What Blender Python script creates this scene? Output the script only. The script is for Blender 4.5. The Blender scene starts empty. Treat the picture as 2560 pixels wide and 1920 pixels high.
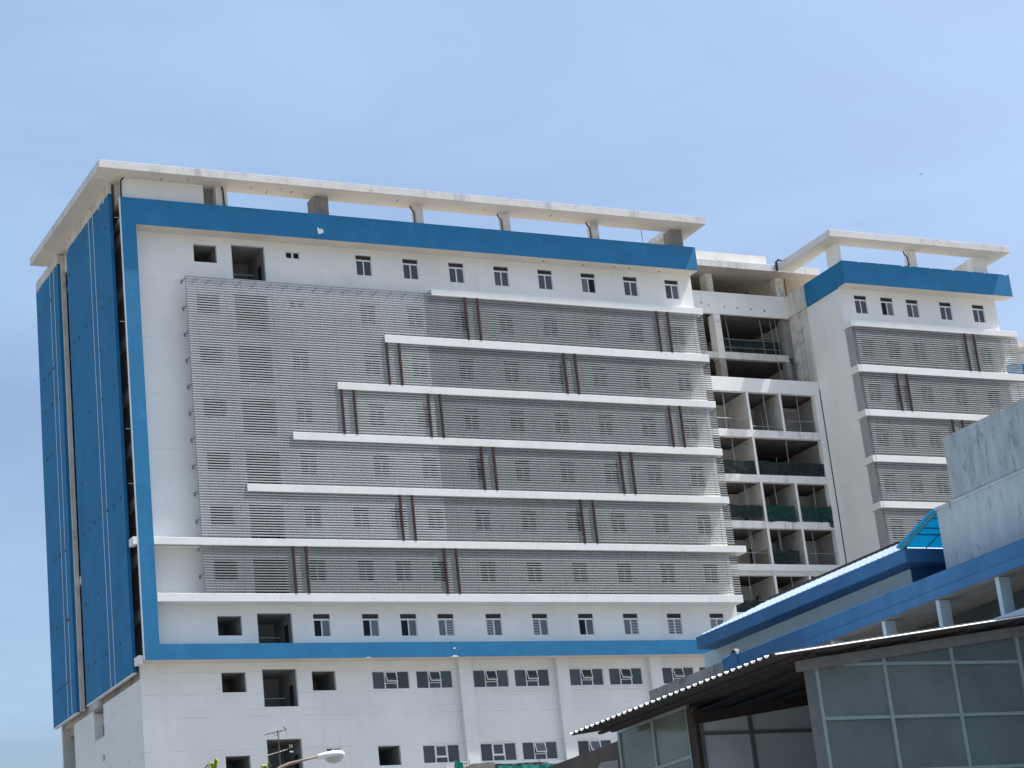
import bpy, bmesh, math, random
from mathutils import Vector, Matrix

random.seed(7)
S = bpy.context.scene
COL = S.collection

# ------------------------------------------------------------------ camera
RCAM = [[0.890809, -0.442121, -0.104824], [0.046875, 0.318888, -0.946633], [0.451953, 0.838355, 0.304793]]
cam = bpy.data.cameras.new("camera")
cam.sensor_width = 36.0
cam.lens = 76.146
cam.clip_start = 0.1
cam.clip_end = 6000
camo = bpy.data.objects.new("camera", cam)
COL.objects.link(camo)
rx, ry, rz = Vector(RCAM[0]), -Vector(RCAM[1]), -Vector(RCAM[2])
camo.matrix_world = Matrix(((rx[0], ry[0], rz[0], 0), (rx[1], ry[1], rz[1], 0), (rx[2], ry[2], rz[2], 0), (0, 0, 0, 1)))
S.camera = camo

# ------------------------------------------------------------------ light
SUN_EL, SUN_AZ = math.radians(61.7), math.radians(12.4)      # height; angle off the long facade
sdir = Vector((math.cos(SUN_EL) * math.cos(SUN_AZ), -math.cos(SUN_EL) * math.sin(SUN_AZ), math.sin(SUN_EL)))
sun = bpy.data.lights.new("sun", 'SUN')
sun.energy = 5.0
sun.angle = math.radians(0.53)
sun.color = (1.0, 0.965, 0.915)
suno = bpy.data.objects.new("sun", sun)
COL.objects.link(suno)
suno.rotation_euler = sdir.to_track_quat('Z', 'Y').to_euler()
suno.location = (0, 0, 200)

W = bpy.data.worlds.new("World")
S.world = W
W.use_nodes = True
wn, wl = W.node_tree.nodes, W.node_tree.links
wn.clear()
wout = wn.new('ShaderNodeOutputWorld')
bg = wn.new('ShaderNodeBackground')
bg.inputs['Strength'].default_value = 0.125
sky = wn.new('ShaderNodeTexSky')
sky.sky_type = 'NISHITA'
sky.sun_disc = False
sky.sun_elevation = SUN_EL
sky.sun_rotation = math.atan2(sdir.x, sdir.y)
sky.altitude = 0
sky.air_density = 1.15
sky.dust_density = 5.0
sky.ozone_density = 5.5
tc = wn.new('ShaderNodeTexCoord')
mp = wn.new('ShaderNodeMapping')
mp.inputs['Scale'].default_value = (1.0, 1.6, 3.4)
mp.inputs['Rotation'].default_value = (0.25, 0.3, 0.5)
nz = wn.new('ShaderNodeTexNoise')
nz.inputs['Scale'].default_value = 2.6
nz.inputs['Detail'].default_value = 6
nz.inputs['Roughness'].default_value = 0.55
nz.inputs['Distortion'].default_value = 0.5
rmp = wn.new('ShaderNodeMapRange')
rmp.inputs['From Min'].default_value = 0.38
rmp.inputs['From Max'].default_value = 0.70
rmp.inputs['To Min'].default_value = 0.0
rmp.inputs['To Max'].default_value = 0.62
mixc = wn.new('ShaderNodeMix')
mixc.data_type = 'RGBA'
mixc.inputs[7].default_value = (2.65, 3.9, 5.35, 1)            # thin high cloud veil
wl.new(tc.outputs['Generated'], mp.inputs['Vector'])
wl.new(mp.outputs[0], nz.inputs['Vector'])
wl.new(nz.outputs[0], rmp.inputs['Value'])
wl.new(rmp.outputs[0], mixc.inputs[0])
wl.new(sky.outputs[0], mixc.inputs[6])
wl.new(mixc.outputs[2], bg.inputs['Color'])
wl.new(bg.outputs[0], wout.inputs['Surface'])

S.view_settings.view_transform = 'Standard'
S.view_settings.look = 'None'
S.view_settings.exposure = 0.62
S.view_settings.gamma = 1.0
S.view_settings.use_curve_mapping = False
S.render.engine = 'CYCLES'
S.cycles.max_bounces = 8
S.cycles.diffuse_bounces = 5

# ------------------------------------------------------------------ materials
def mat(name, color, rough=0.8, spec=0.3, var=0.0, vscale=0.6, streak=0.0, streak_col=(0.12, 0.12, 0.115),
        blotch=0.0, blotch_col=(0.2, 0.2, 0.19), bscale=1.2, bump=0.0, bumpscale=12.0, lines=None, metallic=0.0,
        bthr=0.55, stretch=(1, 1, 1), each=0.0, alpha=1.0):
    m = bpy.data.materials.new(name)
    m.use_nodes = True
    n, l = m.node_tree.nodes, m.node_tree.links
    p = n['Principled BSDF']
    p.inputs['Roughness'].default_value = rough
    p.inputs['Specular IOR Level'].default_value = spec
    p.inputs['Metallic'].default_value = metallic
    g = n.new('ShaderNodeNewGeometry')
    pos = g.outputs['Position']
    rgb = n.new('ShaderNodeRGB')
    rgb.outputs[0].default_value = (*color, 1)
    cur = rgb.outputs[0]

    def noise(scale, detail=5, vec=None, rough_=0.6):
        t = n.new('ShaderNodeTexNoise')
        t.inputs['Scale'].default_value = scale
        t.inputs['Detail'].default_value = detail
        t.inputs['Roughness'].default_value = rough_
        l.new(vec if vec is not None else pos, t.inputs['Vector'])
        return t.outputs[0]

    def rng(sock, a, b, c=0.0, d=1.0):
        r = n.new('ShaderNodeMapRange')
        r.inputs['From Min'].default_value = a
        r.inputs['From Max'].default_value = b
        r.inputs['To Min'].default_value = c
        r.inputs['To Max'].default_value = d
        l.new(sock, r.inputs['Value'])
        return r.outputs[0]

    def mix(fac, a, b, mode='MIX'):
        x = n.new('ShaderNodeMix')
        x.data_type = 'RGBA'
        x.blend_type = mode
        if isinstance(fac, float):
            x.inputs[0].default_value = fac
        else:
            l.new(fac, x.inputs[0])
        l.new(a, x.inputs[6])
        if isinstance(b, tuple):
            x.inputs[7].default_value = (*b, 1)
        else:
            l.new(b, x.inputs[7])
        return x.outputs[2]

    def mul(a, b):
        x = n.new('ShaderNodeMath')
        x.operation = 'MULTIPLY'
        for i, v in enumerate((a, b)):
            if isinstance(v, float):
                x.inputs[i].default_value = v
            else:
                l.new(v, x.inputs[i])
        return x.outputs[0]

    def scaled(v):
        x = n.new('ShaderNodeVectorMath')
        x.operation = 'MULTIPLY'
        l.new(pos, x.inputs[0])
        x.inputs[1].default_value = v
        return x.outputs[0]
    if var > 0:
        f1 = rng(noise(vscale, 6, scaled(stretch)), 0.3, 0.7)
        dark = tuple(c * (1 - var) for c in color)
        cur = mix(f1, cur, dark)
    if streak > 0:
        s1 = noise(1.0, 5, scaled((2.2, 2.2, 0.16)), 0.7)
        s2 = noise(0.35, 3)
        f = mul(rng(s1, 0.5, 0.75), rng(s2, 0.42, 0.62))
        cur = mix(mul(f, float(streak)), cur, streak_col)
    if blotch > 0:
        b1 = noise(bscale, 8, scaled(stretch), 0.72)
        cur = mix(mul(rng(b1, bthr, bthr + 0.14), float(blotch)), cur, blotch_col)
    if lines:
        sep = n.new('ShaderNodeSeparateXYZ')
        l.new(pos, sep.inputs[0])
        brk = rng(noise(0.5, 4), 0.42, 0.58)
        for zl, wdt, st in lines:
            d = n.new('ShaderNodeMath'); d.operation = 'SUBTRACT'
            l.new(sep.outputs[2], d.inputs[0]); d.inputs[1].default_value = zl
            a = n.new('ShaderNodeMath'); a.operation = 'ABSOLUTE'
            l.new(d.outputs[0], a.inputs[0])
            f = rng(a.outputs[0], wdt, wdt * 0.4)
            cur = mix(mul(mul(f, brk), float(st)), cur, (0.25, 0.24, 0.23))
    if each > 0:
        oi = n.new('ShaderNodeObjectInfo')
        hv = n.new('ShaderNodeHueSaturation')
        l.new(rng(oi.outputs['Random'], 0, 1, 1 - each, 1 + each), hv.inputs['Value'])
        l.new(cur, hv.inputs['Color'])
        cur = hv.outputs[0]
    if alpha < 1:
        l.new(rng(noise(1.7, 5), 0.38, 0.62, alpha - .3, min(1, alpha + .2)), p.inputs['Alpha'])
    l.new(cur, p.inputs['Base Color'])
    if bump > 0:
        bp = n.new('ShaderNodeBump')
        bp.inputs['Strength'].default_value = bump
        bp.inputs['Distance'].default_value = 0.05
        l.new(noise(bumpscale, 6), bp.inputs['Height'])
        l.new(bp.outputs[0], p.inputs['Normal'])
    return m

M = {}
LINES = [(23.84, .03, .35), (24.30, .03, .22), (25.33, .03, .3), (26.75, .03, .3), (21.75, .035, .35), (49.35, .03, .3), (53.55, .03, .25), (45.4, .03, .25), (41.6, .03, .25), (52.0, .02, .15)]
M['white'] = mat('white_plaster', (0.81, 0.815, 0.785), 0.85, 0.25, var=0.13, vscale=0.22, streak=0.22, streak_col=(0.42, 0.41, 0.395), bump=0.15, bumpscale=3.0, lines=LINES)
M['ledge'] = mat('white_ledge_paint', (0.815, 0.83, 0.805), 0.8, 0.25, var=0.09, vscale=0.5, streak=0.25, streak_col=(0.45, 0.445, 0.43), blotch=0.35, blotch_col=(0.48, 0.47, 0.45), bscale=1.6, bthr=0.58, bump=0.0, bumpscale=6)
M['roofslab'] = mat('weathered_roof_slab', (0.74, 0.725, 0.70), 0.88, 0.2, var=0.16, vscale=0.5, streak=0.55, streak_col=(0.20, 0.20, 0.20), blotch=0.6, blotch_col=(0.30, 0.30, 0.31), bscale=0.7, bthr=0.53, bump=0.25, bumpscale=5)
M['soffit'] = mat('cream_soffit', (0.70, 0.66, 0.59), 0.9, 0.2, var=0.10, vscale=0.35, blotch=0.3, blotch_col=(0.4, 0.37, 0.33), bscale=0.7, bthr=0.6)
M['blue'] = mat('blue_wall_paint', (0.016, 0.182, 0.375), 0.7, 0.3, var=0.20, vscale=0.45, streak=0.30, streak_col=(0.06, 0.26, 0.45), blotch=0.35, blotch_col=(0.05, 0.235, 0.44), bscale=0.8, bthr=0.55, bump=0.15, bumpscale=5)
M['concrete'] = mat('bare_concrete', (0.30, 0.29, 0.275), 0.92, 0.2, var=0.3, vscale=1.1, blotch=0.4, blotch_col=(0.14, 0.14, 0.14), bscale=1.5, bump=0.3, bumpscale=9)
M['darkconc'] = mat('dark_grey_render', (0.26, 0.25, 0.25), 0.92, 0.2, var=0.25, vscale=0.8, blotch=0.3, blotch_col=(0.06, 0.06, 0.065), bscale=1.1, bump=0.2)
M['stainbeam'] = mat('water_stained_beam', (0.66, 0.645, 0.61), 0.9, 0.2, var=0.25, vscale=1.4, streak=1.6, streak_col=(0.05, 0.05, 0.05), blotch=0.4, blotch_col=(0.2, 0.2, 0.19), bscale=2.0)
M['whitedirty'] = mat('stained_white_plaster', (0.70, 0.67, 0.62), 0.9, 0.2, var=0.15, vscale=0.5, streak=0.5, streak_col=(0.16, 0.155, 0.15), blotch=0.65, blotch_col=(0.24, 0.235, 0.23), bscale=0.8, bthr=0.52)
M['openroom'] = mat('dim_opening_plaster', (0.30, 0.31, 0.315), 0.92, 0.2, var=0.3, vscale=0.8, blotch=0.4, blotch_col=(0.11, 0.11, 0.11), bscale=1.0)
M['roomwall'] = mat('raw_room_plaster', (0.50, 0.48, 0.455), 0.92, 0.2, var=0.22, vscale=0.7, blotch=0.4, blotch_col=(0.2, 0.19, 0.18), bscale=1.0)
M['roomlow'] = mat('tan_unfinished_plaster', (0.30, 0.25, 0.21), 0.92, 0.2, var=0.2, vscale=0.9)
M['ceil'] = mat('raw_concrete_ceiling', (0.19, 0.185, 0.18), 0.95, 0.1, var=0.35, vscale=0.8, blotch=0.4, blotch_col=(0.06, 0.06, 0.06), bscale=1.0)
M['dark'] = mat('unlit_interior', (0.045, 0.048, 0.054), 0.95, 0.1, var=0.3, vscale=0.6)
M['slat'] = mat('shade_toned_aluminium_slat', (0.245, 0.265, 0.28), 0.45, 0.5, var=0.14, vscale=0.3, each=0.05)  # dark base carries the ledge shade as well as a slat batch difference
M['slatpale'] = mat('pale_aluminium_slat', (0.44, 0.46, 0.475), 0.42, 0.5, var=0.14, vscale=0.3, each=0.05)  # lighter slat batch, without the ledge shade put into the colour
M['brown'] = mat('brown_steel_post', (0.055, 0.022, 0.018), 0.6, 0.3, var=0.2, vscale=2)
M['frame'] = mat('white_window_frame', (0.74, 0.755, 0.77), 0.5, 0.4, var=0.05, vscale=1)
M['glass'] = mat('tinted_window_glass', (0.050, 0.057, 0.068), 0.10, 0.6, var=0.5, vscale=0.35, each=0.4)
M['glass2'] = mat('frosted_window_glass', (0.105, 0.125, 0.135), 0.2, 0.6, var=0.3, vscale=0.5, each=0.3)
M['void'] = mat('open_window_dark', (0.020, 0.022, 0.028), 0.9, 0.1)  # near-black sheets of this stand in for unlit rooms behind the windows
M['vent'] = mat('vent_glass', (0.085, 0.085, 0.095), 0.35, 0.4, var=0.2, vscale=1)
M['pipe'] = mat('black_drain_pipe', (0.05, 0.05, 0.055), 0.6, 0.3, var=0.2, vscale=2)
M['metal'] = mat('galvanised_tube', (0.32, 0.32, 0.33), 0.5, 0.4, var=0.2, vscale=3)
M['netdark'] = mat('dark_green_net', (0.026, 0.045, 0.045), 0.9, 0.1, var=0.4, vscale=3.0, bump=0.4, bumpscale=8, alpha=0.72)
M['netgreen'] = mat('green_safety_net', (0.020, 0.070, 0.062), 0.85, 0.1, var=0.35, vscale=3.0, bump=0.4, bumpscale=8, alpha=0.72)
M['netteal'] = mat('bright_teal_net', (0.02, 0.23, 0.19), 0.8, 0.1, var=0.4, vscale=3.0, bump=0.4, bumpscale=8)
# annex
M['ablue'] = mat('annex_blue_paint', (0.036, 0.152, 0.325), 0.65, 0.35, var=0.22, vscale=1.0, streak=0.4, streak_col=(0.11, 0.20, 0.38), blotch=0.35, blotch_col=(0.03, 0.07, 0.18), bscale=2.2, bump=0.2, bumpscale=10)
M['agrey'] = mat('annex_grey_blue_paint', (0.44, 0.58, 0.635), 0.8, 0.25, var=0.12, vscale=1.2, streak=0.25, streak_col=(0.14, 0.16, 0.18), bump=0.2, bumpscale=10)
M['agreyworn'] = mat('flaking_grey_blue_paint', (0.47, 0.555, 0.58), 0.85, 0.2, var=0.2, vscale=1.6, streak=0.25, streak_col=(0.1, 0.11, 0.12), blotch=0.75, blotch_col=(0.13, 0.145, 0.155), bscale=3.0, bthr=0.555, bump=0.4, bumpscale=10, stretch=(2.4, 2.4, 0.7))
M['abandworn'] = mat('rough_grey_blue_render', (0.42, 0.49, 0.515), 0.9, 0.2, var=0.3, vscale=2.2, streak=0.5, streak_col=(0.08, 0.09, 0.1), blotch=0.8, blotch_col=(0.10, 0.11, 0.115), bscale=3.6, bthr=0.53, bump=0.6, bumpscale=12, stretch=(2.2, 2.2, 0.6))
M['mould'] = mat('mould_stained_concrete', (0.36, 0.365, 0.35), 0.92, 0.15, var=0.3, vscale=2, streak=1.0, streak_col=(0.035, 0.035, 0.033), blotch=0.7, blotch_col=(0.06, 0.06, 0.055), bscale=1.6, bump=0.4, bumpscale=12, bthr=0.52)
M['alroof'] = mat('pale_blue_metal_roof', (0.52, 0.62, 0.78), 0.45, 0.5, var=0.12, vscale=2)
M['cyan'] = mat('cyan_polycarbonate', (0.02, 0.42, 0.66), 0.35, 0.4, var=0.15, vscale=2)
_n, _l = M['cyan'].node_tree.nodes, M['cyan'].node_tree.links
_t = _n.new('ShaderNodeBsdfTranslucent')
_t.inputs['Color'].default_value = (0.03, 0.50, 0.72, 1)
_m = _n.new('ShaderNodeMixShader')
_m.inputs[0].default_value = 0.5
_l.new(_n['Principled BSDF'].outputs[0], _m.inputs[1])
_l.new(_t.outputs[0], _m.inputs[2])
_l.new(_m.outputs[0], _n['Material Output'].inputs['Surface'])
M['cyanframe'] = mat('teal_steel_frame', (0.05, 0.16, 0.2), 0.5, 0.4, var=0.2, vscale=4)
M['tealtrim'] = mat('teal_edge_trim', (0.06, 0.27, 0.34), 0.5, 0.4, var=0.2, vscale=4)
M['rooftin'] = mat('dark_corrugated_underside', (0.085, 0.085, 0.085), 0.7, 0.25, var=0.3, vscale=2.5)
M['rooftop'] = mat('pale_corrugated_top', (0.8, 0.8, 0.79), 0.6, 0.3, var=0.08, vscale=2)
M['purlin'] = mat('dark_timber_purlin', (0.06, 0.052, 0.048), 0.8, 0.2, var=0.3, vscale=5)
M['cbeam'] = mat('grey_primed_steel_beam', (0.22, 0.215, 0.22), 0.65, 0.3, var=0.25, vscale=4)
M['lframe'] = mat('green_grey_aluminium', (0.30, 0.375, 0.375), 0.45, 0.45, var=0.2, vscale=5)
M['lpost'] = mat('dark_grey_post', (0.16, 0.175, 0.18), 0.6, 0.3, var=0.2, vscale=4)
M['lpane'] = mat('smoked_glass_film', (0.165, 0.205, 0.20), 0.12, 0.5, var=0.35, vscale=0.7, each=0.14)
M['lpane2'] = mat('light_toned_frosted_film', (0.60, 0.69, 0.75), 0.4, 0.4, var=0.2, vscale=0.8, each=0.08, blotch=0.6, blotch_col=(0.04, 0.05, 0.055), bscale=3.0, bthr=0.68)  # pale base stands in for reflections and light coming through the frosted panes
M['lpane3'] = mat('green_tinted_glass', (0.15, 0.195, 0.175), 0.14, 0.55, var=0.4, vscale=1.0, each=0.12)
M['brownwall'] = mat('brown_stained_render', (0.125, 0.105, 0.092), 0.92, 0.15, var=0.25, vscale=2, blotch=0.5, blotch_col=(0.07, 0.06, 0.055), bscale=2.5, bump=0.3)
M['patch'] = mat('pale_flaking_limewash', (0.31, 0.30, 0.32), 0.92, 0.15, var=0.3, vscale=5, blotch=0.5, blotch_col=(0.15, 0.13, 0.12), bscale=6)
M['lampbody'] = mat('white_lamp_housing', (0.72, 0.73, 0.73), 0.45, 0.4, var=0.08, vscale=8)
M['lamplens'] = mat('ribbed_lamp_bowl', (0.42, 0.43, 0.42), 0.25, 0.5, var=0.15, vscale=10)
M['lamparm'] = mat('rust_brown_pole', (0.27, 0.20, 0.15), 0.7, 0.3, var=0.25, vscale=6)
M['ant'] = mat('dull_antenna_rod', (0.10, 0.10, 0.10), 0.5, 0.4, var=0.2, vscale=5)
M['antlight'] = mat('bare_aluminium_rod', (0.5, 0.5, 0.5), 0.5, 0.4, var=0.1, vscale=5)
M['leaf'] = mat('young_palm_leaf', (0.24, 0.33, 0.04), 0.6, 0.3, var=0.45, vscale=6)
M['trunk'] = mat('palm_trunk_bark', (0.16, 0.13, 0.09), 0.9, 0.1, var=0.3, vscale=6)
M['heap'] = mat('weathered_tarpaulin', (0.20, 0.18, 0.165), 0.85, 0.2, var=0.3, vscale=3, bump=0.4)
M['ground'] = mat('pale_city_paving', (0.24, 0.225, 0.20), 0.95, 0.2, var=0.25, vscale=0.05, blotch=0.4, blotch_col=(0.18, 0.18, 0.17), bscale=0.08)
M['panelgrey'] = mat('grey_end_panel', (0.34, 0.34, 0.345), 0.7, 0.3, var=0.12, vscale=0.6)
M['deck'] = mat('sandy_roof_screed', (0.50, 0.45, 0.38), 0.9, 0.2, var=0.2, vscale=0.5)
M['beamstain'] = mat('streaked_white_beam', (0.80, 0.79, 0.77), 0.85, 0.2, var=0.08, vscale=0.5, streak=0.85, streak_col=(0.16, 0.155, 0.15), bump=0.1)
M['msoffit'] = mat('grey_brown_soffit', (0.42, 0.39, 0.345), 0.9, 0.2, var=0.2, vscale=0.5, blotch=0.5, blotch_col=(0.2, 0.185, 0.17), bscale=0.9, bthr=0.55)  # darker, greyer soffit tone with brown blotches
M['darkwall'] = mat('dark_rear_wall', (0.075, 0.095, 0.10), 0.2, 0.5, var=0.3, vscale=0.8)  # dark smooth tone for the wall behind the canopy columns
M['bird'] = mat('dark_feathers', (0.05, 0.05, 0.05), 0.8, 0.2, var=0.1)
M['podium'] = mat('grey_podium_roof', (0.20, 0.19, 0.18), 0.9, 0.2, var=0.2, vscale=0.3)

# ------------------------------------------------------------------ mesh helpers
class MB:
    def __init__(s):
        s.v, s.f = [], []
    def face(s, pts):
        b = len(s.v)
        s.v += [tuple(p) for p in pts]
        s.f.append(tuple(range(b, b + len(pts))))
        return s
    def box(s, x0, x1, y0, y1, z0, z1):
        b = len(s.v)
        s.v += [(x0, y0, z0), (x1, y0, z0), (x1, y1, z0), (x0, y1, z0), (x0, y0, z1), (x1, y0, z1), (x1, y1, z1), (x0, y1, z1)]
        s.f += [tuple(b + i for i in q) for q in ((0, 3, 2, 1), (4, 5, 6, 7), (0, 1, 5, 4), (1, 2, 6, 5), (2, 3, 7, 6), (3, 0, 4, 7))]
        return s
    def hexa(s, p):
        b = len(s.v)
        s.v += [tuple(q) for q in p]
        s.f += [tuple(b + i for i in q) for q in ((0, 3, 2, 1), (4, 5, 6, 7), (0, 1, 5, 4), (1, 2, 6, 5), (2, 3, 7, 6), (3, 0, 4, 7))]
        return s
    def tube(s, pts, r, n=6, r2=None):
        r2 = r if r2 is None else r2
        pts = [Vector(p) for p in pts]
        base = len(s.v)
        for i, p in enumerate(pts):
            d = (pts[min(i + 1, len(pts) - 1)] - pts[max(i - 1, 0)]).normalized()
            a = d.cross(Vector((0, 0, 1)))
            if a.length < 1e-3:
                a = Vector((1, 0, 0))
            a.normalize()
            c = d.cross(a)
            rr = r + (r2 - r) * i / max(1, len(pts) - 1)
            for k in range(n):
                t = 2 * math.pi * k / n
                s.v.append(tuple(p + a * (math.cos(t) * rr) + c * (math.sin(t) * rr)))
        for i in range(len(pts) - 1):
            for k in range(n):
                k2 = (k + 1) % n
                s.f.append((base + i * n + k, base + i * n + k2, base + (i + 1) * n + k2, base + (i + 1) * n + k))
        s.f.append(tuple(base + k for k in reversed(range(n))))
        s.f.append(tuple(base + (len(pts) - 1) * n + k for k in range(n)))
        return s
    def mesh(s, name, m):
        me = bpy.data.meshes.new(name)
        me.from_pydata(s.v, [], s.f)
        for mm in (m if isinstance(m, list) else [m]):
            me.materials.append(M[mm] if isinstance(mm, str) else mm)
        me.update()
        return me

WL = {}
def link(name, data, parent=None, loc=(0, 0, 0), scale=None):
    o = bpy.data.objects.new(name, data)
    COL.objects.link(o)
    loc = Vector(loc)
    WL[o] = loc
    if parent is not None:
        o.parent = parent
        o.location = loc - WL[parent]
    else:
        o.location = loc
    if scale:
        o.scale = scale
    return o
def thing(name, label, cat, loc=(0, 0, 0), group=None):
    o = link(name, None, None, loc)
    o.empty_display_size = 0.3
    o['label'] = label
    o['category'] = cat
    if group:
        o['group'] = group
    return o
def tag(o, label, cat, group=None):
    o['label'] = label
    o['category'] = cat
    if group:
        o['group'] = group
    return o
def part(name, mb, m, parent, label=None, bevel=0.0):
    me = mb.mesh(name, m)
    o = link(name, me, parent)
    if label:
        o['label'] = label
    if bevel:
        b = o.modifiers.new('bevel', 'BEVEL')
        b.width = bevel
        b.segments = 1
        b.limit_method = 'ANGLE'
    return o
def struct(name, mb, m):
    o = link(name, mb.mesh(name, m))
    o['kind'] = 'structure'
    return o

def box_uv(mb, *a):
    return mb.box(*a)

def wall_y(mb, x0, x1, z0, z1, y, holes, depth=0.25, back=True):
    """wall in the plane y facing -y, with rectangular holes (x0,x1,z0,z1) and reveals"""
    xs = sorted({x0, x1, *[h[0] for h in holes], *[h[1] for h in holes]})
    zs = sorted({z0, z1, *[h[2] for h in holes], *[h[3] for h in holes]})
    xs = [x for x in xs if x0 <= x <= x1]
    zs = [z for z in zs if z0 <= z <= z1]
    for j in range(len(zs) - 1):
        za, zb = zs[j], zs[j + 1]
        zm = (za + zb) / 2
        row = [h for h in holes if h[2] < zm < h[3]]
        run = None
        for i in range(len(xs) - 1):
            xm = (xs[i] + xs[i + 1]) / 2
            solid = not any(h[0] < xm < h[1] for h in row)
            if solid and run is None:
                run = xs[i]
            if not solid and run is not None:
                mb.face([(run, y, za), (xs[i], y, za), (xs[i], y, zb), (run, y, zb)])
                if back:
                    mb.face([(xs[i], y + depth, za), (run, y + depth, za), (run, y + depth, zb), (xs[i], y + depth, zb)])
                run = None
        if run is not None:
            mb.face([(run, y, za), (x1, y, za), (x1, y, zb), (run, y, zb)])
            if back:
                mb.face([(x1, y + depth, za), (run, y + depth, za), (run, y + depth, zb), (x1, y + depth, zb)])
    yb = y + depth
    for a, b, c, d in holes:
        mb.face([(a, y, c), (a, yb, c), (b, yb, c), (b, y, c)])
        mb.face([(a, y, d), (b, y, d), (b, yb, d), (a, yb, d)])
        mb.face([(a, y, c), (a, y, d), (a, yb, d), (a, yb, c)])
        mb.face([(b, y, c), (b, yb, c), (b, yb, d), (b, y, d)])

GZ = -1.6      # street level below the eye

# ------------------------------------------------------------------ ground
g = MB()
g.face([(-2500, -2500, GZ), (2500, -2500, GZ), (2500, 2500, GZ), (-2500, 2500, GZ)])
struct('ground', g, 'ground')

# ================================================================== HOSPITAL BLOCK
YF, YW = 129.18, 130.30          # frame / ledge plane, wall plane
H = thing('hospital_building', 'large white unfinished hospital block with blue frame bands, louvre screens and flat overhanging roof', 'building', (41.5, 129.2, GZ))

# ---- window meshes (unit windows, shared) -------------------------------------
WW, WH = 1.19, 1.54
def win_meshes():
    f = MB()
    t = 0.055
    y0, y1 = -0.02, 0.07
    zt = WH - 0.36
    f.box(0, t, y0, y1, 0, WH - 0.32).box(WW - t, WW, y0, y1, 0, WH - 0.32)
    f.box(t, WW - t, y0, y1, 0, t)
    f.box(t, WW - t, y0, y1, zt - 0.07, WH - 0.32)
    f.box(WW / 2 - 0.045, WW / 2 + 0.045, y0 + 0.02, y1, t, zt - 0.07)
    fr = f.mesh('window', 'frame')
    l = MB().box(t, WW / 2 - 0.045, 0.035, 0.05, t, zt - 0.07).mesh('pane', 'glass')
    r = MB().box(WW / 2 + 0.045, WW - t, 0.035, 0.05, t, zt - 0.07).mesh('pane', 'glass')
    lv, rv, lf, rf = l.copy(), r.copy(), l.copy(), r.copy()
    for a in (lv, rv):
        a.materials[0] = M['void']
    for a in (lf, rf):
        a.materials[0] = M['glass2']
    v = MB()
    v.box(0.0, WW, 0.06, 0.08, WH - 0.32, WH)
    for k in range(4):
        z = WH - 0.30 + k * 0.075
        v.hexa([(0.0, 0.0, z), (WW, 0.0, z), (WW, 0.05, z + 0.05), (0.0, 0.05, z + 0.05), (0.0, 0.0, z + 0.012), (WW, 0.0, z + 0.012), (WW, 0.05, z + 0.062), (0.0, 0.05, z + 0.062)])
    ve = v.mesh('vent', 'vent')
    # louvred (security bars) panes
    bars = []
    for a, b in ((t, WW / 2 - 0.045), (WW / 2 + 0.045, WW - t)):
        m_ = MB()
        m_.box(a, b, 0.05, 0.06, t, zt - 0.07)
        me = MB()
        me.v, me.f = list(m_.v), list(m_.f)
        n0 = len(me.f)
        for k in range(9):
            z = t + 0.05 + k * 0.112
            me.box(a, b, 0.02, 0.03, z, z + 0.035)
        me2 = me.mesh('pane', ['void', 'frame'])
        for i, p in enumerate(me2.polygons):
            p.material_index = 0 if i < n0 else 1
        bars.append(me2)
    return fr, (l, r), (lv, rv), (lf, rf), ve, bars
FR, PG, PV, PF, VE, PB = win_meshes()

holes_main = []
def window(x, ztop, kind, y=YW, holes=None, parent=H):
    z = ztop - WH
    if holes is not None:
        holes.append((x, x + WW, z, ztop))
    loc = (x, y + 0.08, z)
    w = link('window', FR, parent, loc)
    link('vent', VE, w, loc)
    for s in (0, 1):
        c = kind[s]
        src = {'g': PG, 'v': PV, 'f': PF, 'b': PB}[c][s]
        link('pane', src, w, loc)
    return w

top0 = 56.45
cols8 = [58.87 + 3.63 * i for i in range(8)]
kinds_top = ['gg', 'gg', 'gg', 'gg', 'gg', 'fv', 'gg', 'gf']
for x, k in zip(cols8, kinds_top):
    window(x, top0, k, holes=holes_main)
kk = ['vv', 'gv', 'vv', 'vv', 'vg', 'vv', 'vv', 'vv']
for r in range(1, 7):
    zt = top0 - 3.7 * r
    xs = list(cols8)
    if r >= 2:
        xs = [53.52] + xs
    if r >= 5:
        xs = [53.52, 57.03, 59.80] + [62.57] + [66.2 + 3.62 * i for i in range(6)]
    for i, x in enumerate(xs):
        window(x, zt, kk[(i * 3 + r * 5) % 8], holes=holes_main)
bot = [(53.53, 'vf'), (57.03, 'vf'), (59.80, 'vf'), (62.58, 'fb'), (66.21, 'bf'), (69.80, 'bf'), (73.43, 'vf'), (77.06, 'fb'), (80.68, 'bb'), (84.27, 'bf')]
for x, k in bot:
    window(x, 30.54, k, holes=holes_main)

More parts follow.
